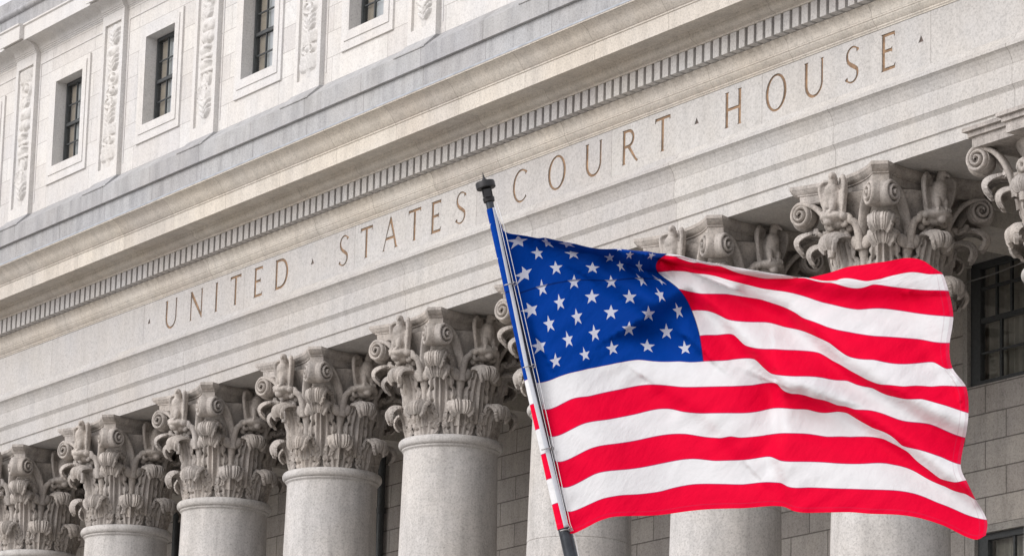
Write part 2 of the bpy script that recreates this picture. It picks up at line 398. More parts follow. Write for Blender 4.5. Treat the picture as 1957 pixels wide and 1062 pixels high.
for x in DOTS:
    lp = [[(x, BASE+0.215), (x+0.105, BASE+0.215), (x+0.0525, BASE+0.31)]]
    pieces.append(('interpunct', lp)); loops_all += lp
def tess(loops):
    vs = [[Vector((a, c, 0)) for a, c in l] for l in loops]
    return tessellate_polygon(vs), [p for l in loops for p in l]
# frieze: the front face has the letters cut out of it, 14 mm deep
FZ0, FZ1, CUT = 15.5755, 16.27, 0.017
b = MB()
segs = [XA] + [9.0+3.6*k-0.0 for k in range(0, 7)] + [XB]
tri, pts = tess([[(XA, FZ0), (XB, FZ0), (XB, FZ1), (XA, FZ1)]] + loops_all)
b.v += [(p[0], 0.0, p[1]) for p in pts]
for t in tri: b.f.append(tuple(t)); b.m.append(0)
for l in loops_all:
    n = len(l)
    for i in range(n):
        p, q = l[i], l[(i+1) % n]
        b.quad((p[0], 0, p[1]), (q[0], 0, q[1]), (q[0], CUT, q[1]), (p[0], CUT, p[1]))
b.box(XA, XB, CUT+0.012, 1.42, FZ0, FZ1)
fr = part(b.build('frieze', M_frieze, recalc=False))
for nm, lp in pieces:
    tri, pts = tess(lp); m = MB(); n = len(pts)
    m.v += [(p[0], CUT-0.002, p[1]) for p in pts] + [(p[0], CUT+0.008, p[1]) for p in pts]
    for t in tri: m.f.append(tuple(t)); m.m.append(0)
    k = 0
    for l in lp:
        for i in range(len(l)):
            j = (i+1) % len(l); m.f.append((k+i, k+j, n+k+j, n+k+i)); m.m.append(0)
        k += len(l)
    o = m.build(nm, M_bronze_d if nm == 'interpunct' else M_bronze, fr, recalc=True)

# --- bed mould, dentils, corona, cymatium
prof = [(1.0, 16.2715), (-0.012, 16.2715), (-0.012, 16.285), (-0.028, 16.30), (-0.028, 16.318), (-0.035, 16.32), (-0.06, 16.345), (-0.085, 16.38), (-0.09, 16.40), (-0.10, 16.405), (-0.10, 16.425)]
prof += [(-0.105, 16.43), (-0.108, 16.455), (-0.118, 16.50), (-0.14, 16.545), (-0.16, 16.572), (-0.18, 16.592)]
prof += [(-0.12, 16.596), (-0.12, 16.855), (1.0, 16.855)]
b = MB(); b.prism(prof, XA, XB); part(b.build('bed_moulding', M_corn))
DP = 0.1999
b = MB(); dent_w = DP-0.064
x = 3.731+0.032-DP*63
while x+dent_w < XB:
    b.box(x, x+dent_w, -0.302, -0.115, 16.598, 16.8535); x += DP
part(b.build('dentil_course', M_frieze))
prof = [(1.0, 16.856), (-0.315, 16.856), (-0.315, 16.878), (-0.328, 16.886)] + [(-0.328-0.115*math.sin(R(a)), 16.89+0.105*(1-math.cos(R(a)))) for a in range(10, 91, 16)]
prof += [(-0.455, 17.005), (-0.47, 17.03), (-0.76, 17.025), (-0.76, 16.99), (-0.80, 16.99), (-0.80, 17.225), (-0.815, 17.235), (-0.815, 17.255)]
prof += [(-0.83-0.205*t*(0.55+0.45*t) - 0.012*math.sin(t*2*math.pi), 17.265+0.21*t) for t in [i/8 for i in range(9)]]
prof += [(-1.05, 17.48), (-1.05, 17.515), (-0.8, 17.585), (1.0, 17.63)]
b = MB(); b.prism(prof, XA, XB); part(b.build('cornice', M_corn))
b = MB(); b.prism([(-1.056, 17.500), (-1.060, 17.527), (-0.5, 17.62), (-0.5, 17.61), (-1.046, 17.512)], XA, XB)
part(b.build('flashing', M_roof))
# --- blocking course and plinth of the attic
WY, PY = 0.03, -0.06                                    # attic wall face, pilaster face
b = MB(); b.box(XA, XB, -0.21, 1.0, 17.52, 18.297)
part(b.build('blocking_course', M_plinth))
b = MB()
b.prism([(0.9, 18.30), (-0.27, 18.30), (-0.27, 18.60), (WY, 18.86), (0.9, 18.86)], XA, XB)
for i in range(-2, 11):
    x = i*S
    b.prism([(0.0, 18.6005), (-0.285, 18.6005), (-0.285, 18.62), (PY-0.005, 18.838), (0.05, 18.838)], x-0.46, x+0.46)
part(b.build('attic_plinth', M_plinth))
# --- attic wall with window openings
Z0, Z1 = 18.8615, 21.94
OW, OZ0, OZ1 = 0.545, 19.575, 21.185
bays = list(range(-2, 10))
def wall_holes(mb, x0, x1, z0, z1, holes, y, depth):
    xs = sorted({x0, x1} | {h[0] for h in holes} | {h[1] for h in holes}); zs = sorted({z0, z1} | {h[2] for h in holes} | {h[3] for h in holes})
    for i in range(len(xs)-1):
        for j in range(len(zs)-1):
            cx, cz = (xs[i]+xs[i+1])/2, (zs[j]+zs[j+1])/2
            if any(h[0] < cx < h[1] and h[2] < cz < h[3] for h in holes): continue
            mb.quad((xs[i], y, zs[j]), (xs[i+1], y, zs[j]), (xs[i+1], y, zs[j+1]), (xs[i], y, zs[j+1]))
    for a, c, d, e in holes:
        for p, q in (((a, d), (a, e)), ((a, e), (c, e)), ((c, e), (c, d)), ((c, d), (a, d))):
            mb.quad((p[0], y, p[1]), (q[0], y, q[1]), (q[0], y+depth, q[1]), (p[0], y+depth, p[1]))
holes = [((i+0.5)*S-OW, (i+0.5)*S+OW, OZ0, OZ1) for i in bays]
b = MB(); wall_holes(b, XA, XB, Z0, Z1, [(a-0.03, c+0.03, d-0.03, e+0.03) for a, c, d, e in holes], WY, 0.42)
part(b.build('attic_wall', M_attic, recalc=False))
# incised panel line round each window, window surround, steel sash
for i in bays:
    x = (i+0.5)*S
    sx = x + 0.02
    m = MB()
    for (x0, x1, z0, z1) in ((x-1.32, x-1.30, 19.05, 21.72), (x+1.30, x+1.32, 19.05, 21.72), (x-1.30, x+1.30, 21.70, 21.72)):
        m.box(x0, x1, WY-0.014, WY+0.01, z0, z1)
    part(m.build('panel_bead', M_attic_plain))
    wn = MB()                                            # stone surround: two fasciae with a sill
    def ring(mb, xa, xb, za, zb, xc, xd, zc, zd, y0, y1):
        mb.box(xa, xc, y0, y1, za, zb); mb.box(xd, xb, y0, y1, za, zb); mb.box(xc, xd, y0, y1, zd, zb); mb.box(xc, xd, y0, y1, za, zc)
    ring(wn, x-0.81, x+0.81, 19.27, 21.43, x-0.70, x+0.70, 19.42, 21.34, -0.005, 0.30)
    ring(wn, x-0.6995, x+0.6995, 19.4205, 21.3395, x-OW, x+OW, OZ0, OZ1, -0.022, 0.30)
    wo = part(wn.build('window', M_attic_plain))
    fy = 0.20
    f = MB()
    ring(f, x-OW+0.002, x+OW-0.002, OZ0+0.002, OZ1-0.002, x-OW+0.05, x+OW-0.05, OZ0+0.07, OZ1-0.06, fy, fy+0.10)
    zm = (OZ0+OZ1)/2
    f.box(x-OW+0.05, x+OW-0.05, fy+0.01, fy+0.07, zm-0.03, zm+0.03)
    for vx in (-0.17, 0.17): f.box(x+vx-0.013, x+vx+0.013, fy+0.03, fy+0.06, OZ0+0.07, OZ1-0.06)
    for hz in ((OZ0+0.07+zm)/2, (OZ1-0.06+zm)/2): f.box(x-OW+0.05, x+OW-0.05, fy+0.034, fy+0.056, hz-0.013, hz+0.013)
    f.build('sash', M_steel, wo)
    q = MB(); q.quad((x-OW+0.05, fy+0.045, OZ0+0.07), (x+OW-0.05, fy+0.045, OZ0+0.07), (x+OW-0.05, fy+0.045, OZ1-0.06), (x-OW+0.05, fy+0.045, OZ1-0.06))
    q.build('pane', M_glass, wo, recalc=False)
    q = MB()
    for k in range(15):                                  # a pleated beige curtain on the left half, white blind on the right
        xa = x-OW-0.13+0.03*k*0.75; yy = fy+0.10+0.012*(k % 2)
        q.quad((xa, yy, OZ0+0.07+(0.12 if k < 4 else 0)), (xa+0.0225, fy+0.10+0.012*((k+1) % 2), OZ0+0.07), (xa+0.0225, fy+0.10+0.012*((k+1) % 2), OZ1-0.06), (xa, yy, OZ1-0.06))
    q.build('curtain', M_blind_b, wo)
    q = MB(); q.box(x-0.33, x+OW+0.1, fy+0.115, fy+0.12, OZ0+0.07, OZ1-0.05); q.build('blind', M_blind_w, wo)
    q = MB(); q.box(x-OW-0.3, x+OW+0.3, 1.2, 1.25, OZ0-0.3, OZ1+0.3); q.build('room_back', M_dark, wo)

# --- carved relief strips on the pilasters (height field)
def relief_height(seed):
    rnd = random.Random(seed); NX, NZ = 30, 132
    W_, H_ = 0.58, 2.66
    X, Z = np.meshgrid(np.linspace(-W_/2, W_/2, NX), np.linspace(0, H_, NZ)); h = np.zeros_like(X)
    def bump(cx, cz, rx, rz, amp, p=2.0, rot=0.0):
        dx, dz = X-cx, Z-cz; a = dx*math.cos(rot)+dz*math.sin(rot); c = -dx*math.sin(rot)+dz*math.cos(rot)
        return 1.35*amp*np.clip(1-(np.abs(a)/rx)**p-(np.abs(c)/rz)**p, 0, 1)**0.5
    z = 0.12
    while z < H_-0.16:
        t = rnd.choice(['urn', 'bars', 'shield', 'leaf', 'knot', 'helmet', 'scroll'])
        hh = rnd.uniform(0.2, 0.34)
        if z+hh > H_: hh = H_-z-0.04
        c = z+hh/2; off = rnd.uniform(-0.03, 0.05); r = rnd.uniform(0.19, 0.26)
        if t == 'urn':
            u = bump(off, c, r, hh/2, 0.06); h = np.maximum(h, u*(1+0.22*np.cos(X*60)))
            h = np.maximum(h, bump(off, z+hh-0.03, r*0.8, 0.03, 0.05, 6))
        elif t == 'bars':
            h = np.maximum(h, bump(off, c, r, hh/2, 0.045, 8)*(0.75+0.35*np.cos((X+0.4*Z)*85)))
        elif t == 'shield':
            h = np.maximum(h, bump(off, c, r, hh/2, 0.055, 2.6)); h = np.maximum(h, bump(off, c, r*0.5, hh*0.28, 0.075))
        elif t == 'leaf':
            for s_ in (-1, 1):
                for q in range(3): h = np.maximum(h, bump(off+s_*0.09, z+hh*(0.2+0.28*q), 0.13, 0.035, 0.055, 2, s_*0.7))
            h = np.maximum(h, bump(off, c, 0.035, hh/2, 0.06))
        elif t == 'knot':
            d = np.sqrt(((X-off)/r)**2+((Z-c)/(hh/2))**2); h = np.maximum(h, 0.055*np.exp(-((d-0.75)/0.17)**2)); h = np.maximum(h, bump(off, c, 0.07, 0.06, 0.06))
        elif t == 'helmet':
            h = np.maximum(h, bump(off-0.02, c+hh*0.05, r*0.85, hh*0.42, 0.07)); h = np.maximum(h, bump(off+0.03, z+0.04, r, 0.045, 0.05, 4)); h = np.maximum(h, bump(off+0.08, c+hh*0.2, 0.1, 0.05, 0.08))
        else:
            ang = np.arctan2(Z-c, X-off); d = np.sqrt((X-off)**2+(Z-c)**2); h = np.maximum(h, np.where(d < r, 0.05*(0.55+0.45*np.cos(ang+d*70)), 0))
        z += hh*rnd.uniform(0.86, 1.0)
    h = np.maximum(h, bump(0, 1.33, 0.07, 1.34, 0.03, 8))
    return X, Z, h
RELIEFS = []
for sd_ in (3, 11):
    X, Z, h = relief_height(sd_)
    m = MB(); m.grid([[(X[i, j], -h[i, j], Z[i, j]) for j in range(X.shape[1])] for i in range(X.shape[0])])
    me = m.mesh('carved_relief', recalc=False); me.flip_normals(); sharpen(me, 50); me.materials.append(M_attic_plain); RELIEFS.append(me)
for i in range(-2, 11):
    x = i*S; m = MB()
    m.box(x-0.42, x-0.318, PY, WY+0.05, 18.8385, 21.94); m.box(x+0.318, x+0.42, PY, WY+0.05, 18.8385, 21.94)
    m.box(x-0.318, x+0.318, PY, WY+0.05, 18.8385, 19.05); m.box(x-0.318, x+0.318, PY, WY+0.05, 21.74, 21.94)
    m.box(x-0.318, x+0.318, PY+0.045, WY+0.05, 19.05, 21.74)
    pl = part(m.build('pilaster', M_attic_plain))
    o = bpy.data.objects.new('carved_relief', RELIEFS[i % 2]); COL.objects.link(o); o.parent = pl
    o.location = (x+0.0, PY+0.047, 19.065)
# --- attic cornice and parapet
def attic_cornice(mb, x0, x1, dy):
    p = [(0.5, 21.9405), (WY-dy-0.012, 21.9405), (WY-dy-0.012, 21.965), (WY-dy-0.03, 21.97), (WY-dy-0.03, 21.995)]
    p += [(WY-dy-0.045-0.27*(1-math.cos(R(a))), 22.0+0.15*math.sin(R(a))) for a in range(0, 91, 15)]
    p += [(WY-dy-0.34, 22.155), (WY-dy-0.345, 22.12), (WY-dy-0.37, 22.12), (WY-dy-0.37, 22.38), (WY-dy-0.40, 22.40), (WY-dy-0.40, 22.43), (0.5, 22.50)]
    mb.prism(p, x0, x1)
b = MB()
attic_cornice(b, XA, XB, 0.0)
for i in range(-2, 11): attic_cornice(b, i*S-0.42, i*S+0.42, 0.09)
# keep the forward breaks clear of the run behind them
part(b.build('attic_cornice', M_attic_plain))
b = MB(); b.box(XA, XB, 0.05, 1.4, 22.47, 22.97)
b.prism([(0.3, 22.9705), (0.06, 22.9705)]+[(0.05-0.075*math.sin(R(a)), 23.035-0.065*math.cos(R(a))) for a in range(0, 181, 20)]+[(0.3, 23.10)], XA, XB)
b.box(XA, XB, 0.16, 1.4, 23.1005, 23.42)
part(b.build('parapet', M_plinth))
b = MB(); b.box(XA, XB, 1.3, 13.5, 15.3, 23.0); part(b.build('upper_block', M_attic))

# --- portico back wall with its windows
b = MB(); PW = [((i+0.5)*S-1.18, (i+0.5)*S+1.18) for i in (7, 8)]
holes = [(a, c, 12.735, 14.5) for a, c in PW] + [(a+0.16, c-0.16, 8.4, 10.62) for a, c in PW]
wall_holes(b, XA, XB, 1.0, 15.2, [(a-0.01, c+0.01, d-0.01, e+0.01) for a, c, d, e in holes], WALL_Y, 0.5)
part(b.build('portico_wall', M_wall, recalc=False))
b = MB(); b.box(XA, XB, WALL_Y+0.6, 13.9, 1.0, 15.25)
part(b.build('inner_block', M_dark))
for (a, c, z0, z1) in holes:
    upper = z0 > 12
    q = MB()
    q.box(a-0.10, a, WALL_Y-0.015, WALL_Y+0.1, z0, z1); q.box(c, c+0.10, WALL_Y-0.015, WALL_Y+0.1, z0, z1); q.box(a-0.10, c+0.10, WALL_Y-0.02, WALL_Y+0.1, z1, z1+0.10)
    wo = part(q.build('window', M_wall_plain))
    f = MB(); fy = WALL_Y+0.05
    f.box(a, a+0.21, fy, fy+0.1, z0, z1); f.box(c-0.21, c, fy, fy+0.1, z0, z1); f.box(a+0.21, c-0.21, fy, fy+0.1, z1-0.09, z1); f.box(a+0.21, c-0.21, fy, fy+0.1, z0, z0+0.06)
    wd = c-a-0.42
    if upper:
        zr = z0+0.92; f.box(a+0.21, c-0.21, fy+0.01, fy+0.08, zr-0.035, zr+0.035); f.box(a+0.21, c-0.21, fy+0.012, fy+0.07, z1-0.40, z1-0.36)
        for k in range(1, 4):
            f.box(a+0.21+wd*k/6*1.0-0.018, a+0.21+wd*k/6+0.018, fy+0.02, fy+0.06, zr+0.035, z1-0.09)
        for k in (1.3, 4.7): f.box(a+0.21+wd*k/6-0.02, a+0.21+wd*k/6+0.02, fy+0.02, fy+0.06, z0+0.06, zr-0.035)
        f.box(a+0.21, c-0.21, fy+0.024, fy+0.056, z0+0.44, z0+0.47)
    else:
        for k in (1, 2): f.box(a+0.21+wd*k/3-0.018, a+0.21+wd*k/3+0.018, fy+0.02, fy+0.06, z0+0.06, z1-0.09)
        for k in (1, 2): f.box(a+0.21, c-0.21, fy+0.024, fy+0.056, z0+(z1-z0)*k/3-0.015, z0+(z1-z0)*k/3+0.015)
    f.build('sash', M_steel, wo)
    q = MB(); q.quad((a+0.2, fy+0.04, z0+0.05), (c-0.2, fy+0.04, z0+0.05), (c-0.2, fy+0.04, z1-0.05), (a+0.2, fy+0.04, z1-0.05)); q.build('pane', M_glass, wo, recalc=False)
    rows = []
    for zz in (z0+0.1+(0.0), z1-0.02):
        rows.append([(a+0.15+(c-a-0.3)*t/60, fy+0.16+0.03*math.sin(t*1.9)+0.01*math.sin(t*0.7), zz) for t in range(61)])
    q = MB(); q.grid(rows); q.build('curtain', M_curt, wo)
for (x, nm) in ((9.83, 'a'), (2.13, 'b')):
    q = MB(); q.tube([(x, WALL_Y-0.10, 1.0), (x, WALL_Y-0.10, 14.9)], 0.07, 12)
    for z in (4, 7, 10, 13): q.tube([(x, WALL_Y-0.10, z), (x, WALL_Y-0.10, z+0.1)], 0.09, 12)
    part(q.build('downpipe', M_steel, smooth=False, auto=40))

# ------------------------------------------------------------------ Corinthian capital
ZT = 14.43                                               # abacus top
def col_mesh_shaft():
    m = MB()
    pr = [(1.12, 1.0), (1.12, 1.25), (1.06, 1.26), (1.10, 1.33), (1.06, 1.42), (0.95, 1.45), (0.92, 1.52), (0.97, 1.56), (0.98, 1.61), (0.95, 1.66), (0.885, 1.68), (0.855, 1.75), (0.84, 1.9)]
    for k in range(1, 25):
        z = 1.9+(12.40-1.9)*k/24; t = (z-1.9)/10.5
        pr.append((0.84-0.125*t**1.7, z))
    pr2 = []
    for r, z in pr: pr2.append((r, z))
    for zj in (10.61, 7.2, 4.0):                        # drum joints
        t = (zj-1.9)/10.5; rr = 0.84-0.125*t**1.7
        pr2 += [(rr, zj-0.012), (rr-0.008, zj-0.004), (rr-0.008, zj+0.004), (rr, zj+0.012)]
    pr2 = sorted(pr2, key=lambda q: q[1])
    pr2 += [(0.718, 12.425), (0.735, 12.445), (0.745, 12.452), (0.745, 12.475)] + [(0.745+0.052*math.sin(R(a)), 12.545-0.068*math.cos(R(a))) for a in range(0, 181, 18)] + [(0.72, 12.62), (0.66, 12.625)]
    m.lathe(pr2, 64); me = m.mesh('column'); sharpen(me, 32); return me
def abacus_mesh():
    m = MB(); A, CH = 1.015, 0.15
    def outline(d):                                      # concave-sided square, inset by d
        pts = []; a = A-d; sag = 0.20
        for k in range(4):
            ca, sa = math.cos(k*math.pi/2), math.sin(k*math.pi/2)
            for i in range(17):
                t = i/16*2-1; y = t*(a-CH); x = a-(sag)*(1-abs(t)**2.2)
                pts.append((x*ca-y*sa, x*sa+y*ca))
        return pts
    rings = []
    for d, z in ((0.0, 0.0), (0.0, -0.045), (0.012, -0.055), (0.02, -0.075), (0.05, -0.10), (0.075, -0.115), (0.075, -0.13), (0.095, -0.135), (0.10, -0.235), (0.13, -0.25), (0.35, -0.25)):
        rings.append([(p[0], p[1], ZT+z) for p in outline(d)])
    m.grid(rings, wrap=True); n = len(rings[0])
    m.f.append(tuple(range(n-1, -1, -1))); m.m.append(0)
    me = m.mesh('abacus'); sharpen(me, 30); return me
def abacus_end_mesh():
    m = MB()
    for d, z0, z1 in ((0.0, -0.05, 0.0), (0.05, -0.115, -0.0505), (0.09, -0.25, -0.1155)):
        m.box(-1.085+d, 1.1, -1.066+d, 1.066-d, ZT+z0, ZT+z1); m.box(-0.28+d, 1.1, -1.20+d, -1.066+d-0.0005, ZT+z0, ZT+z1)
    return m.mesh('abacus')
def bell_mesh():
    m = MB()
    m.lathe([(0.60, 12.60), (0.61, 12.63), (0.61, 13.2), (0.64, 13.6), (0.69, 13.85), (0.76, 14.02), (0.84, 14.13), (0.86, 14.178)], 48)
    # caulicoli: eight fluted stalks between the upper leaves
    for k in range(8):
        a = R(22.5+45*k)
        ps = []; rr = []
        for t in range(9):
            u = t/8; z = 12.75+0.72*u; r = 0.68+0.045*u; ps.append((r*math.cos(a), r*math.sin(a), z)); rr.append(0.052-0.008*u+(0.022 if t in (7,) else 0)+(0.03 if t == 8 else 0))
        m.tube(ps, rr, 10)
        for o_ in (-0.075, 0.075):
            m.tube([(0.69*math.cos(a+o_), 0.69*math.sin(a+o_), 12.75), (0.715*math.cos(a+o_*0.7), 0.715*math.sin(a+o_*0.7), 13.36)], 0.02, 8)
        # sheath leaf where the stalk splits
        for s_ in (-1, 1):
            aa = a+s_*0.10
            m.ellipsoid((0.79*math.cos(aa), 0.79*math.sin(aa), 13.52), (0.05, 0.075, 0.10), Matrix.Rotation(a, 3, 'Z') @ Matrix.Rotation(-s_*0.5, 3, 'X'))
    for k in range(4):                                   # flower and inner curls under every eagle
        a = R(90*k); Rz = Matrix.Rotation(a, 3, 'Z')
        for (y, z, q) in ((-0.13, 13.74, 0.055), (0.13, 13.74, 0.055), (0, 13.72, 0.06), (-0.065, 13.66, 0.05), (0.065, 13.66, 0.05), (0, 13.60, 0.05), (-0.06, 13.79, 0.04), (0.06, 13.79, 0.04)):
            m.ellipsoid(Rz @ Vector((0.78, y, z)), (q, q, q*1.15), None, 10, 7)
        for s_ in (-1, 1):
            path = []; rr = []
            for t in range(26):
                u = t/25
                if u < 0.4:
                    v = u/0.4; p = Vector((0.74+0.12*v*v, s_*(0.285-0.055*v**3), 13.42+0.38*math.sin(v*math.pi/2)))
                else:
                    v = (u-0.4)/0.6; th = R(180-430*v); q = 0.085*(1-0.75*v)
                    p = Vector((0.86+0.03*v, s_*(0.15-q*math.cos(th)*1.0), 13.80+q*math.sin(th)))
                path.append(Rz @ p); rr.append(0.062-0.034*u)
            m.tube(path, rr, 8)
    me = m.mesh('bell'); sharpen(me, 50); return me
def leaf_mesh(name, z0, h, width, rtip, r0=0.665, drop=0.17, curl=0.95, rib=0.028):
    """acanthus leaf standing on the bell at azimuth 0 (+X)"""
    # mid-rib curve (r,z) : up the bell, out, over and down
    P = [(r0+0.015, z0), (r0+0.03, z0+0.30*h), (r0+0.055, z0+0.60*h), (r0+0.10, z0+0.80*h)]
    lip = rtip-(r0+0.10); cx = r0+0.10+lip*0.52; cz = z0+h-lip*0.42*curl-0.02
    for a in (150, 120, 90, 60, 30, 0, -25, -48):
        P.append((cx+lip*0.5*math.cos(R(a)), cz+(min(lip*0.36, drop*0.44) if a >= 0 else drop*0.72)*math.sin(R(a))+0.02))
    P = np.array(P); d = np.r_[0, np.cumsum(np.hypot(*np.diff(P, axis=0).T))]; d /= d[-1]
    NT, NS = 60, 41
    T = np.linspace(0, 1, NT); rr = np.interp(T, d, P[:, 0]); zz = np.interp(T, d, P[:, 1])
    for _ in range(2):
        rr[1:-1] = (rr[:-2]+2*rr[1:-1]+rr[2:])/4; zz[1:-1] = (zz[:-2]+2*zz[1:-1]+zz[2:])/4
    dr, dz = np.gradient(rr), np.gradient(zz); ln = np.hypot(dr, dz); nr, nz = dz/ln, -dr/ln    # outward normal
    pts = []
    for i, t in enumerate(T):
        # outline: three lobes each side, neck, then a broad rolled lip
        w_ = width*(0.80+0.20*math.sin(min(t/0.5, 1)*math.pi*0.9))
        notch = 0.24*(1-abs(math.sin(t/0.62*math.pi*4.0)))**1.5 if t < 0.62 else 0.10*abs(math.sin(t*70))
        neck = math.exp(-((t-0.63)/0.07)**2); w_ *= 1-0.16*neck
        if t > 0.68: w_ *= 0.97+0.05*math.sin((t-0.68)/0.32*math.pi)
        if t > 0.9: w_ *= 1-0.35*((t-0.9)/0.1)**2
        row = []
        for j in range(NS):
            s = j/(NS-1)*2-1
            fan = s*w_/2*(1-notch*max(0, (abs(s)-0.45)/0.55)**2)
            low = max(0.0, 1-t/0.66)
            k = rib*(0.9*math.cos(s*math.pi*4.6*(1.25-0.35*t))*(1-0.6*abs(s))+0.7*math.exp(-(s/0.12)**2))*(0.5+0.5*min(1, t/0.2))
            # the lobes stand out from the bell and are drilled between
            if t < 0.62:
                lob = abs(math.sin((t/0.62+0.10*abs(s))*math.pi*4.0)); k += 0.05*max(0, abs(s)-0.3)**1.2*(lob-0.25)
                if abs(abs(s)-0.62) < 0.10 and lob < 0.30: k -= 0.05
            if t > 0.66: k = 0.019*math.cos(s*math.pi*7.5)
            droop = (0.05*min(1, (t-0.55)/0.25) if t > 0.55 else 0)*abs(s)**3.5
            r = rr[i]+nr[i]*k-droop*0.55; z = zz[i]+nz[i]*k-droop*0.8
            # wrap on the bell near the base, flatten towards the lip
            ang = fan/max(rr[i], 0.3)*(1-0.25*max(0, t-0.6)/0.4)
            row.append((r*math.cos(ang), r*math.sin(ang), z))
        pts.append(row)
    m = MB(); m.grid(pts); me = m.mesh(name, recalc=False)
    me2 = solidify(me, 0.036); me2.name = name; sharpen(me2, 60); return me2
def volute_mesh(sgn):
    """one scroll: springs from the stalk beside a face and winds up under the corner of the abacus (corner at azimuth 45)"""
    m = MB()
    a0 = R(45+sgn*24); st = Vector((0.76*math.cos(a0), 0.76*math.sin(a0), 0)); en = Vector((0.80+(0.055 if sgn < 0 else -0.055), 0.80+(0.055 if sgn > 0 else -0.055), 0))
    e1 = (en-st).normalized(); L = (en-st).length; nrm = Vector((e1.y, -e1.x, 0)) * (1 if sgn < 0 else -1)   # towards the visible face
    path = []
    C0 = (L, 14.04); r0 = 0.146
    for t in range(12):
        u = t/11; path.append((L*(u**1.5)*0.98-0.0, 13.50+(14.03+r0-13.50)*math.sin(u*math.pi/2)**0.95, 0.055+0.05*u, 0.036, 0.0))
    N = 64
    for t in range(1, N+1):
        v = t/N; th = R(90-360*2.35*v); q = r0*(1-v)**0.92+0.012
        path.append((C0[0]+q*math.cos(th), C0[1]+q*math.sin(th), 0.105-0.01*v, 0.030*(1-0.45*v), 0.055*v))
    rings = []
    for i, (hh, z, wd, th_, prj) in enumerate(path):
        p0 = path[max(i-1, 0)]; p1 = path[min(i+1, len(path)-1)]
        tx, tz = p1[0]-p0[0], p1[1]-p0[1]; l = math.hypot(tx, tz) or 1; nx, nz = -tz/l, tx/l
        ring = []
        for k in range(12):
            a = 2*math.pi*k/12; ca, sa = math.cos(a), math.sin(a)
            q = th_*(abs(ca)**0.7)*(1 if ca > 0 else -1); ww = wd*(abs(sa)**0.6)*(1 if sa > 0 else -1)+prj*(1 if sa > 0 else 0)
            P = st+e1*(hh+nx*q)+nrm*ww; ring.append((P.x, P.y, z+nz*q))
        rings.append(ring)
    m.grid(rings, wrap=True)
    P = st+e1*L; m.ellipsoid((P.x+nrm.x*0.06, P.y+nrm.y*0.06, 14.03), (0.04, 0.04, 0.035), None, 10, 8)
    # web behind the turns
    ring = [];
    disc = [[(P+nrm*o_+e1*(q*math.cos(2*math.pi*k/24))).to_tuple()[:2]+(14.03+q*math.sin(2*math.pi*k/24),) for k in range(24)] for o_, q in ((-0.07, 0.02), (-0.07, 0.15), (0.05, 0.15), (0.05, 0.02))]
    m.grid(disc, wrap=True)
    me = m.mesh('volute'); sharpen(me, 55); return me
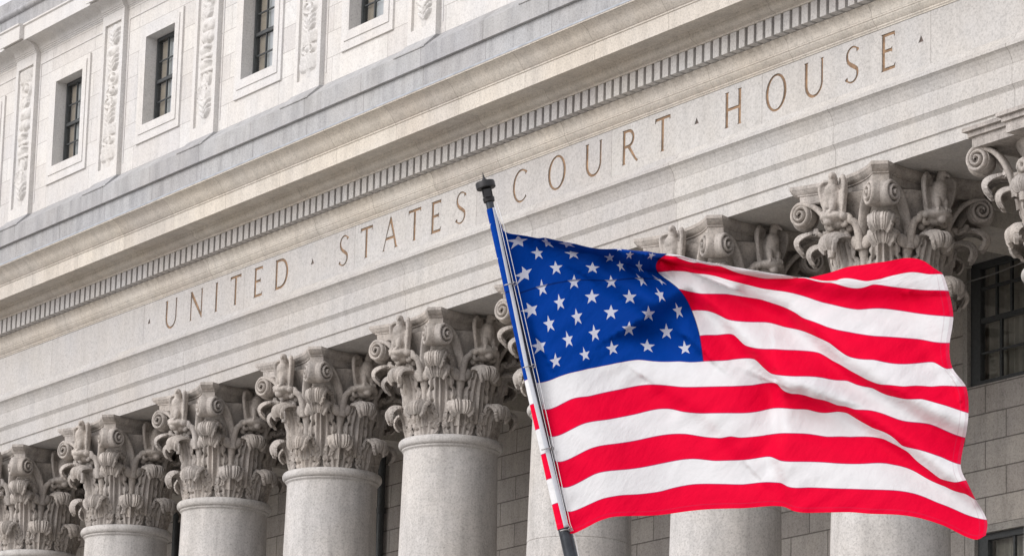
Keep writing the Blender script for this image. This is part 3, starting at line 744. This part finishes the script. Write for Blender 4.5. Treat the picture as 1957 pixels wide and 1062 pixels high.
def eagle_mesh():
    """eagle with folded wings on a bracket, facing +X at the middle of the abacus side"""
    m = MB(); X0 = 0.93; rx = lambda a: Matrix.Rotation(a, 3, 'X'); ry = lambda a: Matrix.Rotation(a, 3, 'Y')
    m.ellipsoid((X0+0.02, 0.0, 14.13), (0.115, 0.115, 0.19), ry(-0.12), 20, 14)        # body
    m.ellipsoid((X0+0.05, 0.0, 14.20), (0.10, 0.10, 0.12), None, 18, 12)               # breast
    m.ellipsoid((X0+0.05, 0.02, 14.335), (0.062, 0.060, 0.085), None, 16, 12)          # neck
    m.ellipsoid((X0+0.065, 0.03, 14.40), (0.068, 0.055, 0.055), Matrix.Rotation(0.6, 3, 'Z'), 16, 12)   # head
    m.ellipsoid((X0+0.115, 0.075, 14.385), (0.045, 0.022, 0.024), Matrix.Rotation(0.8, 3, 'Z') @ ry(0.5), 10, 8)     # beak
    m.ellipsoid((X0+0.135, 0.09, 14.368), (0.016, 0.014, 0.03), None, 8, 6)
    for s_ in (-1, 1):
        # wing: a tall curved shield from the back round to the front edge, shoulder high, tapering to the perch
        outer, inner = [], []
        for q in range(15):
            v = q/14; z = 14.395-0.50*v
            half = 0.06+0.20*math.sin(min(1, v/0.10)*math.pi/2)*(1-0.50*v**1.6)
            ro, ri = [], []
            for k in range(9):
                t = k/8; y = 0.04+(half-0.04)*t; xx = X0-0.055+0.115*t**2.2*(1-0.45*v)+0.008*math.cos(t*14+v*9)*(1 if v > 0.3 else 0.3)
                ro.append((xx+0.022, s_*y, z-0.02*t)); ri.append((xx-0.03-0.02*t, s_*(y+0.012*t), z-0.02*t))
            outer.append(ro); inner.append(ri)
        loop = [ro+ri[::-1] for ro, ri in zip(outer, inner)]
        n0 = len(m.v); m.grid(loop, wrap=True); kk = len(loop[0])
        m.f.append(tuple(n0+q for q in range(kk))); m.m.append(0); m.f.append(tuple(n0+14*kk+q for q in range(kk-1, -1, -1))); m.m.append(0)
        m.tube([(X0-0.03, s_*0.10, 14.36), (X0+0.02, s_*0.19, 14.375), (X0+0.055, s_*0.245, 14.33), (X0+0.05, s_*0.25, 14.24), (X0+0.03, s_*0.22, 14.08), (X0+0.01, s_*0.17, 13.94)], [0.03, 0.036, 0.034, 0.030, 0.026, 0.018], 8)
        for q in range(3):
            m.tube([(X0+0.0+0.012*q, s_*(0.13+0.035*q), 14.22), (X0+0.01+0.01*q, s_*(0.12+0.03*q), 14.06), (X0+0.0+0.006*q, s_*(0.10+0.025*q), 13.93)], [0.015, 0.018, 0.010], 6)
        # feathered leg and foot with talons
        m.ellipsoid((X0+0.085, s_*0.062, 14.01), (0.052, 0.05, 0.10), ry(-0.12), 12, 10)
        for q in (-1, 0, 1):
            m.tube([(X0+0.09, s_*0.062, 13.935), (X0+0.145, s_*0.062+q*0.034, 13.925), (X0+0.165, s_*0.062+q*0.042, 13.895)], [0.024, 0.022, 0.012], 6)
    m.ellipsoid((X0-0.01, 0, 13.95), (0.05, 0.10, 0.09), None, 12, 8)                  # tail
    # bracket: a rolled leaf under the feet
    m.ellipsoid((X0+0.03, 0, 13.865), (0.155, 0.20, 0.072), None, 20, 10)
    for s_ in (-1, 1): m.ellipsoid((X0-0.0, s_*0.19, 13.85), (0.07, 0.045, 0.05), None, 12, 8)
    m.ellipsoid((X0+0.10, 0.0, 13.80), (0.07, 0.07, 0.06), None, 12, 8)
    m.ellipsoid((X0-0.05, 0.0, 13.80), (0.10, 0.12, 0.07), None, 12, 8)
    me = remesh(m.mesh('eagle', recalc=True), 0.0105, 2); me.name = 'eagle'
    for p in me.polygons: p.use_smooth = True
    return me
ME = dict(shaft=col_mesh_shaft(), abacus=abacus_mesh(), abacus9=abacus_end_mesh(), bell=bell_mesh(), low=leaf_mesh('acanthus_leaf', 12.625, 0.46, 0.51, 0.965, drop=0.17),
          up=leaf_mesh('acanthus_leaf', 12.80, 0.85, 0.48, 1.06, r0=0.69, drop=0.17), corner=leaf_mesh('acanthus_leaf', 13.40, 0.46, 0.40, 1.22, r0=0.72, drop=0.19),
          va=volute_mesh(-1), vb=volute_mesh(1), eagle=eagle_mesh())
for k, me in ME.items():
    me.materials.clear(); me.materials.append(M_shaft if k == 'shaft' else M_carve)
def column(i):
    c = bpy.data.objects.new('column', ME['shaft']); COL.objects.link(c)
    c.location = (i*S+(0.22 if i == 9 else 0), AX_Y, 0); part(c)
    def sub(name, me, az=0.0, sc=None):
        o = bpy.data.objects.new(name, me); COL.objects.link(o); o.parent = c; o.rotation_euler = (0, 0, R(az))
        return o
    ab = sub('abacus', ME['abacus9'] if i == 9 else ME['abacus']); sub('bell', ME['bell'])
    for k in range(8):
        sub('acanthus_leaf', ME['low'], 22.5+45*k); sub('acanthus_leaf', ME['up'], 45*k)
    for k in range(4):
        sub('acanthus_leaf', ME['corner'], 45+90*k)
        vs_ = [sub('volute', ME['va'], 90*k), sub('volute', ME['vb'], 90*k)]
        if i == 9:
            for o in vs_: o.location.x = -0.22
        if i != 9 or k in (1, 2): sub('eagle', ME['eagle'], 90*k)
for i in range(0, 11): column(i)

# ------------------------------------------------------------------ flagpole and flag (20 m from the camera, in front of the portico)
DIST = 20.0
def fp(px, py, d=0.0):
    r = ray(px, py); return CP + r * ((DIST + d) / r.dot(_f0))
PXM = FPX / DIST                                         # photo pixels per metre there (near enough)
M_pole = plain('pole_grey_metal', (0.05, 0.056, 0.065), 0.38, 0.75, 0.25, 14, 0.05)
M_black = plain('pole_black_iron', (0.022, 0.022, 0.024), 0.5, 0.4, 0.3, 25, 0.1)
M_rope = plain('rope', (0.62, 0.63, 0.65), 0.7, 0, 0.2, 200)
M_canvas = plain('header_canvas', (0.50, 0.53, 0.58), 0.8, 0, 0.06, 60, 0.1)
M_clip = plain('clip_metal', (0.30, 0.30, 0.30), 0.35, 0.8, 0.2, 30)

pt, pb_ = fp(934.5, 383), fp(1082, 1022)
axis = (pt - pb_).normalized()
def pole_r(py): return (7.8 + (13.2-7.8)*(py-383)/(1022-383)) / PXM
L_vis = (pt-pb_).length
def on_axis(py): return pb_ + (pt-pb_) * ((1022-py)/(1022-383))
base = pb_ - axis * (pb_.z / axis.z)
pole = empty('flagpole', base); tag(pole, 'slim dark grey leaning flagpole with black truck and spike finial in front of the frieze', 'flagpole')
INVP = Matrix.Translation(-base)
def ppart(o): o.parent = pole; o.matrix_parent_inverse = INVP; return o
m = MB(); m.tube([base - axis*0.02, pb_, pt, pt + axis*0.02], [0.060, pole_r(1022), pole_r(383), pole_r(383)], 24)
ppart(m.build('pole', M_pole, auto=40))
QA = axis.to_track_quat('Z', 'Y').to_matrix()
def along(local, o=pt): return [tuple(o + QA @ Vector(v)) for v in local]
def lathe_on(name, prof, mat, o=pt, k=28):
    m = MB(); m.lathe(prof, k); m.v = along(m.v, o); return ppart(m.build(name, mat, auto=35))
lathe_on('collar', [(0.024, -0.012), (0.030, -0.008), (0.032, 0.012), (0.027, 0.02), (0.027, 0.034)], M_black)
lathe_on('truck', [(0.016, 0.064), (0.049, 0.066), (0.0525, 0.070), (0.0525, 0.098), (0.050, 0.104), (0.030, 0.108), (0.012, 0.110)], M_black)
lathe_on('finial', [(0.014, 0.108), (0.015, 0.114), (0.009, 0.122), (0.005, 0.135), (0.0012, 0.158)], M_black)
m = MB(); m.box(-0.040, 0.040, -0.018, 0.018, 0.012, 0.022); m.box(-0.040, -0.032, -0.018, 0.018, 0.0225, 0.055); m.box(0.032, 0.040, -0.018, 0.018, 0.0225, 0.055); m.box(-0.020, 0.020, -0.026, 0.026, 0.0225, 0.063)
m.v = along(m.v); br_ = ppart(m.build('pulley_bracket', M_black))
for x0, x1, zc, rr_ in ((0.024, 0.052, 0.036, 0.019), (-0.050, -0.026, 0.040, 0.016)):
    m = MB(); m.tube([(x0, 0.0, zc), (x1, 0.0, zc)], rr_, 16); m.v = along(m.v); m.build('pulley_wheel', M_black, br_)
    COL.objects[-1].matrix_parent_inverse = INVP
m = MB(); m.box(-0.35, 0.35, -0.35, 0.35, -0.005, 0.12); m.v = [tuple(Vector(v)+base) for v in m.v]; ppart(m.build('footing', M_plinth))

# --- flag: stripe seams followed across the cloth; b[k] is the top edge of stripe k+1
STARS = {9: {3:(1061.7,690),5:(1118,678),7:(1170,666),9:(1237,661.5),11:(1309,666)},
 8: {2:(1033,661),4:(1086,649),6:(1136,637),8:(1202,628),10:(1274,634)},
 7: {1:(1008,634.6),3:(1049.8,619),5:(1102.6,605.5),7:(1167.6,596.5),9:(1239.6,600),11:(1296,593.7)},
 6: {2:(1016.5,591.7),4:(1069.6,578),6:(1130.8,567),8:(1203.4,568),10:(1262,563.5)},
 5: {1:(992.5,561),3:(1035.7,550.5),5:(1097,538.6),7:(1168.4,538.6),9:(1226,534.4),11:(1260.8,535)},
 4: {2:(1003.8,523),4:(1062.5,511.8),6:(1132.3,511.8),8:(1185.5,507.5)},
 3: {1:(977,497.7),3:(1027.8,483.5),5:(1095,485)},
 2: {2:(991.6,460.4)}}
def U(j): return j/12*0.4
B = {
 7: [(1028,731),(1067,719.5),(1090,712),(1124,704),(1150,699),(1177,693.5),(1220,687),(1248,689.7),(1299,690),(1344,690),(1389.5,688),(1441.7,686),(1457,700),(1473,713),(1520,718.5),(1570.6,721),(1618.6,727),(1666.7,741),(1709.6,757.7),(1760.8,762),(1806,774),(1851,788.7)],
 8: [(1036,781),(1093,762),(1124,757),(1186.5,743.5),(1236,735),(1258,735),(1300,739),(1340,739),(1382,738),(1440,735.5),(1484,732.6),(1496,745),(1513.6,752),(1525,752.5),(1557,761),(1600,774),(1634,782),(1700.5,795),(1776,810),(1806,822),(1845,836)],
 9: [(1048,831),(1115,809),(1161.6,801),(1217.6,790),(1258,781),(1283,781),(1303,785.7),(1335.5,789),(1382,788.6),(1452,785),(1490,779),(1543,782),(1567.6,787.7),(1601,786),(1619,789),(1670,818),(1724.6,851),(1760.8,860),(1800,873),(1836,886.6)],
 10: [(1059,879),(1124,858.5),(1186.5,846),(1236,836.8),(1280,829.3),(1312,829),(1347,834.5),(1376,836.8),(1396.8,833.5),(1411,835.5),(1455,832.4),(1493,827.4),(1534,828),(1580,834),(1625,834.5),(1667,834.5),(1688.5,838.4),(1715.6,851.7),(1736.7,864.6),(1773,896),(1797,914),(1827,921),(1846.6,917)],
 11: [(1071,928.5),(1137,905),(1199,896),(1248.7,888),(1280,881.5),(1326.7,876),(1367.6,879.7),(1397,879),(1472.7,872),(1490,879),(1543,881.5),(1580,883),(1655,885),(1706.5,887),(1736.7,894.8),(1766.8,911),(1806,929),(1845,943),(1864.7,954)],
 12: [(1082,976),(1133.7,959.6),(1168,948.7),(1217.6,944),(1264,938),(1280,933.5),(1324,925),(1361.8,924),(1420,925),(1481.5,921.5),(1493,922.5),(1505,929),(1543,931),(1600,933),(1640,934),(1700.5,936),(1742.7,941.5),(1791,959.5),(1845,982),(1886,992.7)],
 13: [(1096,1018.6),(1107,1014),(1140,997),(1168,987.5),(1217.6,985),(1280,981),(1324,975),(1367.6,971.7),(1426,970),(1502,968.8),(1513.6,974.6),(1537,979),(1580,978.5),(1625,978),(1664,981),(1712.6,982.7),(1760.8,990),(1806,1004.7),(1842,1023),(1869,1030),(1884,1022)]}
BR = {   # right of the canton only
 6: [(1337,641.6),(1370,640),(1400.8,639),(1423,659),(1443,665),(1480,667),(1520,669),(1565,674),(1593,690),(1621.5,706),(1658,725.6),(1681,734),(1726,738),(1780,738.3),(1846,738)],
 5: [(1321.7,593),(1353,594),(1370,600),(1389.5,609.7),(1418,614),(1468.6,616),(1500,624.5),(1542,635),(1585,655),(1621.5,680.5),(1669.5,687),(1740,694.6),(1785,692),(1808,704),(1820.6,703)],
 4: [(1297,552),(1313,556),(1338.6,561),(1389.5,562),(1454.5,572.4),(1491,584),(1520,597.6),(1534,607),(1579,624),(1621,634),(1669.5,641.8),(1740,646.6),(1782.5,653),(1815,655)],
 3: [(1256.7,520),(1276.5,518),(1310,518.5),(1347,523.6),(1389.5,534),(1457,551),(1500,557),(1517,560.4),(1570.6,577),(1613,587),(1641,591),(1726,594),(1796.6,603),(1822,605)],
 2: [(1270,488),(1292,491),(1312.6,499),(1334.6,502),(1359,507),(1377.5,509),(1400,518),(1418,523.6),(1460,532),(1500,532.5),(1536.7,531),(1590,540.5),(1669.5,543.4),(1740,552),(1782.5,554.7),(1813,556)]}
pts_uv, pts_p = [], []
def addp(u, v, x, y, d=0.0): pts_uv.append((u, v)); pts_p.append((x, y, d))
for r_, row in STARS.items():
    for j, (x, y) in row.items(): addp(U(j), 0.7*r_, x, y)
def along_u(poly, u0, u1):
    p = np.array(poly); d = np.r_[0, np.cumsum(np.hypot(*np.diff(p, axis=0).T))]; return u0+(u1-u0)*d/d[-1]
xu7 = [(1024,0.053),(1067,0.1),(1124,0.1667),(1177,0.2333),(1243,0.3),(1314,0.3667),(1344,0.4)]
for k, poly in B.items():
    xs = [x+8.4*(k-7) for x, _ in xu7]; us = [q for _, q in xu7]
    left = [p for p in poly if p[0] <= xs[-1]]; right = [p for p in poly if p[0] > xs[-1]]
    ye = np.interp(xs[-1], [p[0] for p in poly], [p[1] for p in poly])
    for x, y in left: addp(float(np.interp(x, xs, us)), k, x, y)
    rp = [(xs[-1], ye)]+right
    for (x, y), q in list(zip(rp, along_u(rp, 0.4, 1.0)))[(1 if k == 7 else 0):]: addp(q, k, x, y)
for k, poly in BR.items():
    for (x, y), q in zip(poly, along_u(poly, 0.4, 1.0)): addp(q, k, x, y)
# hoist line where the cloth leaves the pole
for v in range(1, 13): addp(0.053, v+0.0, 948+0.2155*(400+46.9*v-440)+8.5+0.012*(46.9*v), 403+46.9*v)
addp(0.053, 0.0, 962, 441)
# crease and silhouette of the rolled top edge (u, v, x, y, depth)
for t in [(U(4),1.55,1048,469,0),(U(5.2),1.75,1095,475,0),(U(7),2.15,1166,494,0),(U(9),2.75,1203,508,0),(U(10),2.98,1224,516,0),(U(11),3.02,1240,520,0),
          (U(2),0.95,990,449,-.02),(U(4),1.15,1041.6,455,-.06),(U(5.2),1.2,1097,465.5,-.12),(U(7),1.35,1162.6,476.5,-.19),(U(9),1.8,1205,480.5,-.21),(U(10.5),2.0,1238,483.5,-.19),
          (U(2),0.0,993,457,.02),(U(4),0.0,1050,476,.05),(U(6),0.0,1114,492,.06),(U(8),0.0,1184,508,.06),(U(10),0.0,1232,518,.06),(0.4,0.0,1279,522,.07),
          (0.4,1.0,1268,490,.03),(U(8),0.7,1178,481,.02),(U(10),1.0,1226,486,.02),(0.43,2.5,1262,500,-.012),(0.46,2.45,1320,514,-.008)]: addp(*t)
for x, y, q in [(1290,489,.42),(1322,496,.455),(1355.6,503.8,.49),(1389.5,508,.525),(1424,513.5,.56),(1454.5,518.5,.59),(1490,524,.625),(1520,529,.655)]: addp(q, 1.08, x, y, -.01); addp(q, 0.5, x+4, y+9, .04); addp(q, 0.0, x+6, y+16, .07)
for x, y, q, d in [(1546,536,.685,.035),(1590,538.5,.735,.012),(1607,532.7,.755,0),(1655,537,.81,0),(1683.6,532.7,.842,0),(1712,525,.875,0),(1740,520,.905,0),(1774,523.7,.955,0),(1802,524,1.0,0)]: addp(q, 1.0, x, y, d)
for x, y, q, d in [(1540,533,.685,.06),(1570,525,.715,.05),(1585,521,.735,.04),(1621.5,509.5,.775,.02),(1669.5,502.5,.825,0),(1726,493.4,.885,0),(1746,493.4,.91,0),(1768,500,.95,0),(1790,515,1.0,0)]: addp(q, 0.0, x, y, d)
A_ = np.array(pts_uv)*np.array([24.7, 1.0]); Y_ = np.array(pts_p)
def kern(r2): return 0.5*r2*np.log(np.maximum(r2, 1e-12))
n_ = len(A_); D2 = ((A_[:, None]-A_[None])**2).sum(-1); K_ = kern(D2)+np.eye(n_)*0.004
Pm = np.c_[np.ones(n_), A_]; big = np.block([[K_, Pm], [Pm.T, np.zeros((3, 3))]])
W_ = np.linalg.lstsq(big, np.r_[Y_, np.zeros((3, 3))], rcond=None)[0]
def tps(uv):
    q = np.asarray(uv)*np.array([24.7, 1.0]); k = kern(((q[:, None]-A_[None])**2).sum(-1))
    return k @ W_[:n_] + np.c_[np.ones(len(q)), q] @ W_[n_:]
CREASES = [  # polyline in the cloth picture, depth step (m), width (px), fade (px)
 ([(1250,600),(1320,560),(1372,603),(1412,650),(1457,700),(1499,745),(1530,752)], 0.030, 13, 70),
 ([(1484,740),(1488,790),(1491,830),(1478,874),(1499,927),(1508,973)], 0.022, 10, 60),
 ([(1420,560),(1500,592),(1560,648),(1620,702),(1680,742),(1765,792),(1850,830)], 0.036, 15, 75),
 ([(1540,756),(1600,780),(1670,818),(1745,868),(1800,914),(1866,956)], 0.036, 14, 70),
 ([(985,450),(1060,490),(1130,522),(1200,560),(1290,630)], 0.016, 16, 60),
 ([(1140,540),(1230,590),(1330,668)], 0.010, 14, 50),
 ([(1300,505),(1420,535),(1530,545),(1600,560),(1720,560)], 0.018, 16, 60),
 ([(1250,735),(1330,790),(1380,835),(1420,880)], 0.010, 14, 45),
 ([(1690,480),(1760,560),(1790,640),(1812,700)], 0.022, 22, 70),
 ([(1060,720),(1120,860),(1150,1000)], 0.016, 40, 90)]
def relief(x, y):
    d = np.zeros_like(x)
    for pl, amp, wd, fade in CREASES:
        best = np.full_like(x, 1e9); sg = np.zeros_like(x)
        for (x0, y0), (x1, y1) in zip(pl[:-1], pl[1:]):
            vx, vy = x1-x0, y1-y0; l2 = vx*vx+vy*vy
            t = np.clip(((x-x0)*vx+(y-y0)*vy)/l2, 0, 1); dx, dy = x-(x0+t*vx), y-(y0+t*vy); dd = np.hypot(dx, dy)
            cr = vx*dy-vy*dx; u_ = dd < best; best = np.where(u_, dd, best); sg = np.where(u_, np.sign(cr), sg)
        d += 2.9*amp*np.tanh(sg*best/wd)*np.exp(-(best/fade)**2)
    # the top edge is rolled forward: an overhanging strip above this line
    for kx, ky, amp, r_in, x_end in (([985,1041,1081,1130,1163,1195,1228,1256,1290],[447,464,470.5,483,491,504,516,521,540],0.12,70,1262), ([1245,1320,1400,1460,1500],[490,513,523,531,534],0.045,60,1480)):
        sdist = np.interp(x, kx, ky)-y
        fadein = np.clip((x-kx[0])/r_in, 0, 1)*np.clip((x_end+25-x)/25, 0, 1)
        d += np.where(sdist > 0, -amp*(1-np.exp(-np.maximum(sdist, 0)/7.0))*np.exp(-np.maximum(sdist-26, 0)/12), 0)*fadein
        d += np.where(sdist <= 0, 0.02*np.exp(sdist/9.0), 0.02*np.exp(-np.abs(sdist)/3.0))*fadein
    # broad billow and small pull wrinkles
    d += 0.10*np.sin((x-1020)/800*math.pi*1.6+0.35)*np.clip((x-1015)/260, 0, 1)
    d += 0.03*np.sin((x*0.55-y*0.83)/46+0.6)*np.clip((x-1030)/120, 0, 1)*np.clip(0.55+0.6*np.sin(x/210+y/260), 0, 1)
    d += 0.0035*np.sin(x/11+y/7.5)*np.clip(np.sin(x/90-y/60), 0, 1) + 0.003*np.sin(x/17-y/9+1)*np.clip(np.sin(x/70+y/95+2), 0, 1)
    return d
NV, NU = 131, 210
vv = np.linspace(0, 13, NV); uu = np.linspace(0.053, 1.0, NU)
uvg = np.array([(a, c) for c in vv for a in uu]); G = tps(uvg)
dep = relief(G[:, 0], G[:, 1]) + G[:, 2]
prx = np.interp(uvg[:, 0], [0.053, 0.085], [1.0, 0.0])
dep += prx*0.020 - 0.52*np.clip(G[:, 0]-1020, 0, None)/PXM
sheet = [[fp(G[i*NU+j, 0], G[i*NU+j, 1], float(dep[i*NU+j])) for j in range(NU)] for i in range(NV)]
def SHIFT(py): return float(np.interp(py, [400, 440, 700, 1000], [46, 40, 2, 22]))
NWR = 26; rows = []; uvs = []
for i, v in enumerate(vv):
    py = 400+46.9*v; c_ = on_axis(py); rr_ = pole_r(py)+0.003
    ef = (CP-c_); ef = (ef-axis*ef.dot(axis)).normalized(); er = ef.cross(axis)
    if er.dot(RGT) < 0: er = -er
    row = []; ur = []
    for k in range(NWR):
        t = k/(NWR-1); ph = R(14+SHIFT(py)-(264+SHIFT(py))*t); row.append(c_+(ef*math.cos(ph)+er*math.sin(ph))*rr_); ur.append(0.006+0.044*t)
    rows.append(row+sheet[i]); uvs.append(ur+list(uu))
m = MB(); m.grid(rows)
fme = m.mesh('flag', recalc=False)
uvl = fme.uv_layers.new(name='UVMap'); NC = NWR+NU
for p in fme.polygons:
    p.use_smooth = True
    for li, vi in zip(p.loop_indices, p.vertices): uvl.data[li].uv = (uvs[vi//NC][vi%NC], vv[vi//NC]/13.0)

def flag_material():
    g = NG('flag_nylon'); uv = g.n('ShaderNodeUVMap'); uv.uv_map = 'UVMap'
    sp = g.n('ShaderNodeSeparateXYZ'); g.set(sp.inputs[0], uv.outputs[0])
    u, v = sp.outputs[0], g.math('MULTIPLY', sp.outputs[1], 13.0)
    M = g.math
    par = M('MODULO', M('FLOOR', v), 2.0)                                   # 0 red, 1 white
    a = M('MULTIPLY', u, 30.0); b_ = M('DIVIDE', v, 0.7)
    def stars(off, lo_a, hi_a, lo_b, hi_b):
        fx = M('FRACT', M('DIVIDE', M('ADD', a, off), 2.0)); fy = M('FRACT', M('DIVIDE', M('ADD', b_, off), 2.0))
        x = M('MULTIPLY', M('SUBTRACT', fx, 0.5), 2*0.823); y = M('MULTIPLY', M('SUBTRACT', 0.5, fy), 2*0.70)
        r = M('SQRT', M('ADD', M('MULTIPLY', x, x), M('MULTIPLY', y, y))); th = M('ARCTAN2', x, y)
        seg = 2*math.pi/5
        ph = M('ABSOLUTE', M('SUBTRACT', M('MULTIPLY', M('FRACT', M('ADD', M('DIVIDE', th, seg), 10.5)), seg), seg/2))
        px_, py_ = M('MULTIPLY', r, M('COSINE', ph)), M('MULTIPLY', r, M('SINE', ph))
        Rr, Ri = 0.335, 0.335*0.395; tx, ty = Rr, 0.0; ix, iy = Ri*math.cos(R(36)), Ri*math.sin(R(36))
        nx, ny = iy-ty, tx-ix                                                # normal of the star's edge
        s_ = M('LESS_THAN', M('ADD', M('MULTIPLY', px_, nx), M('MULTIPLY', py_, ny)), nx*tx+ny*ty)
        for q, lo, hi in ((a, lo_a, hi_a), (b_, lo_b, hi_b)):
            s_ = M('MULTIPLY', s_, M('MULTIPLY', M('GREATER_THAN', q, lo), M('LESS_THAN', q, hi)))
        return s_
    st = M('MAXIMUM', stars(0.0, 0, 12, 0, 10), stars(1.0, 1, 11, 1, 9))
    canton = M('MULTIPLY', M('LESS_THAN', u, 0.4), M('LESS_THAN', v, 7.0))
    tc = g.n('ShaderNodeTexCoord').outputs['Object']
    var = g.ramp(g.noise(tc, 5, 3), [(0.3, 0.93), (0.7, 1.05)])
    red, white, blue, star = (0.74, 0.001, 0.034), (0.72, 0.728, 0.75), (0.0, 0.041, 0.285), (0.55, 0.57, 0.67)
    c = g.mix(par, red, white); cb = g.mix(st, blue, star); c = g.mix(canton, c, cb)
    seam = M('LESS_THAN', M('ABSOLUTE', M('SUBTRACT', M('FRACT', M('ADD', v, 0.5)), 0.5)), 0.016)
    seam = M('MULTIPLY', seam, M('MULTIPLY', M('SUBTRACT', 1.0, canton), M('MULTIPLY', M('GREATER_THAN', v, 0.5), M('LESS_THAN', v, 12.5))))
    s2 = M('MULTIPLY', canton, M('LESS_THAN', M('ABSOLUTE', M('SUBTRACT', v, 3.43)), 0.035))
    s3 = M('LESS_THAN', M('ABSOLUTE', M('SUBTRACT', u, 0.4)), 0.0012); s3 = M('MULTIPLY', s3, M('LESS_THAN', v, 7.0))
    c = g.mix(M('MULTIPLY', seam, 0.75), c, (0.30, 0.01, 0.12)); c = g.mix(M('MULTIPLY', M('MAXIMUM', s2, s3), 0.7), c, (0.002, 0.015, 0.10))
    hem = M('MAXIMUM', M('GREATER_THAN', u, 0.992), M('MAXIMUM', M('LESS_THAN', M('ABSOLUTE', M('SUBTRACT', v, 12.80)), 0.018), M('LESS_THAN', M('ABSOLUTE', M('SUBTRACT', u, 0.981)), 0.0009))); c = g.mix(M('MULTIPLY', hem, 0.22), c, (0.25, 0.05, 0.12))
    slv = M('LESS_THAN', u, 0.0505)
    c = g.mix(1.0, c, var, 'MULTIPLY')
    d = g.n('ShaderNodeBsdfPrincipled'); g.set(d.inputs['Base Color'], c); d.inputs['Roughness'].default_value = 0.7
    d.inputs['Specular IOR Level'].default_value = 0.05
    t = g.n('ShaderNodeBsdfTranslucent'); g.set(t.inputs[0], c)
    # nylon weave and pull wrinkles
    cv = g.n('ShaderNodeCombineXYZ'); g.set(cv.inputs[0], M('ADD', M('MULTIPLY', u, 60), M('MULTIPLY', v, 3.2))); g.set(cv.inputs[1], M('SUBTRACT', M('MULTIPLY', v, 1.4), M('MULTIPLY', u, 22)))
    wr = g.noise(cv.outputs[0], 0.55, 4, 0.55)
    bp_ = g.n('ShaderNodeBump'); bp_.inputs['Strength'].default_value = 0.5; bp_.inputs['Distance'].default_value = 0.02; g.set(bp_.inputs['Height'], wr)
    g.set(d.inputs['Normal'], bp_.outputs[0]); g.set(t.inputs['Normal'], bp_.outputs[0])
    mx = g.n('ShaderNodeMixShader'); g.set(mx.inputs[0], M('MULTIPLY', M('SUBTRACT', 1.0, slv), 0.30)); g.set(mx.inputs[1], d.outputs[0]); g.set(mx.inputs[2], t.outputs[0])
    g.set(g.out.inputs[0], mx.outputs[0]); return g.mat
flag = link('flag', fme, None, flag_material())
tag(flag, 'large United States flag with stars and stripes flying from the leaning pole', 'flag')
# heading band along the start of the cloth
hrow = []
for i in range(0, NV):
    py = 400+46.9*vv[i]; c_ = on_axis(py); rr_ = pole_r(py)+0.006
    ef = (CP-c_); ef = (ef-axis*ef.dot(axis)).normalized(); er = ef.cross(axis)
    if er.dot(RGT) < 0: er = -er
    sh = SHIFT(py)
    hrow.append([c_+(ef*math.cos(R(q+sh))+er*math.sin(R(q+sh)))*rr_ for q in (12, 5, -2, -9, -17, -25)])
m = MB(); m.grid(hrow); hd = link('header', solidify(m.mesh('header', recalc=False), 0.0015), flag, M_canvas, True)
# halyard: two runs of rope beside the pole, with snap clips
def right_of(py, off): return 948+0.2155*(py-440)+7.5+0.011*(py-400)+off
ra = [fp(945, 392, -0.03)]+[fp(right_of(y, 2.5), y, -0.035+0.004*math.sin(y/40)) for y in range(430, 1010, 30)]+[fp(1097, 1020, -0.03)]
rb = [fp(949, 386, -0.03)]+[fp(right_of(y, 9-0.004*(y-430)+1.5*math.sin((y-430)/190)), y, -0.045) for y in range(430, 1010, 30)]+[fp(1098, 1020, -0.03), fp(1106, 1062, -0.04), fp(1140, 1230, -0.04)]
hal = empty('halyard', ra[-1]); tag(hal, 'thin pale double halyard rope beside the flagpole with small metal clips', 'rope')
INVH = Matrix.Translation(-ra[-1])
for path in (ra, rb):
    m = MB(); m.tube(path, 0.0019, 6); o = m.build('rope', M_rope, smooth=True); o.parent = hal; o.matrix_parent_inverse = INVH
for y in (545, 702, 859, 1014):
    m = MB(); c_ = on_axis(y); ef = (CP-c_).normalized(); a_ = fp(right_of(y, -16), y, -0.05); b2 = fp(right_of(y, 4), y-3, -0.05)
    m.tube([a_, (a_+b2)/2+axis*0.003, b2], 0.0035, 8)
    th_ = [b2 + (RGT*math.cos(q*math.pi/6)+UPV*math.sin(q*math.pi/6))*0.009 for q in range(13)]; m.tube(th_, 0.0028, 6, caps=False)
    o = m.build('clip', M_clip, smooth=True); o.parent = hal; o.matrix_parent_inverse = INVH
# stay wire strung from the capital to the wall
m = MB(); p0 = Vector((25.71, 4.38, 14.245)); p1 = Vector((29.9, 2.0, 13.42))
m.tube([p0.lerp(p1, t/12)-Vector((0, 0, 0.02*math.sin(math.pi*t/12))) for t in range(13)], 0.009, 6)
o = m.build('cable', M_clip, smooth=True); tag(o, 'thin grey cable strung across the upper dark portico window', 'cable')
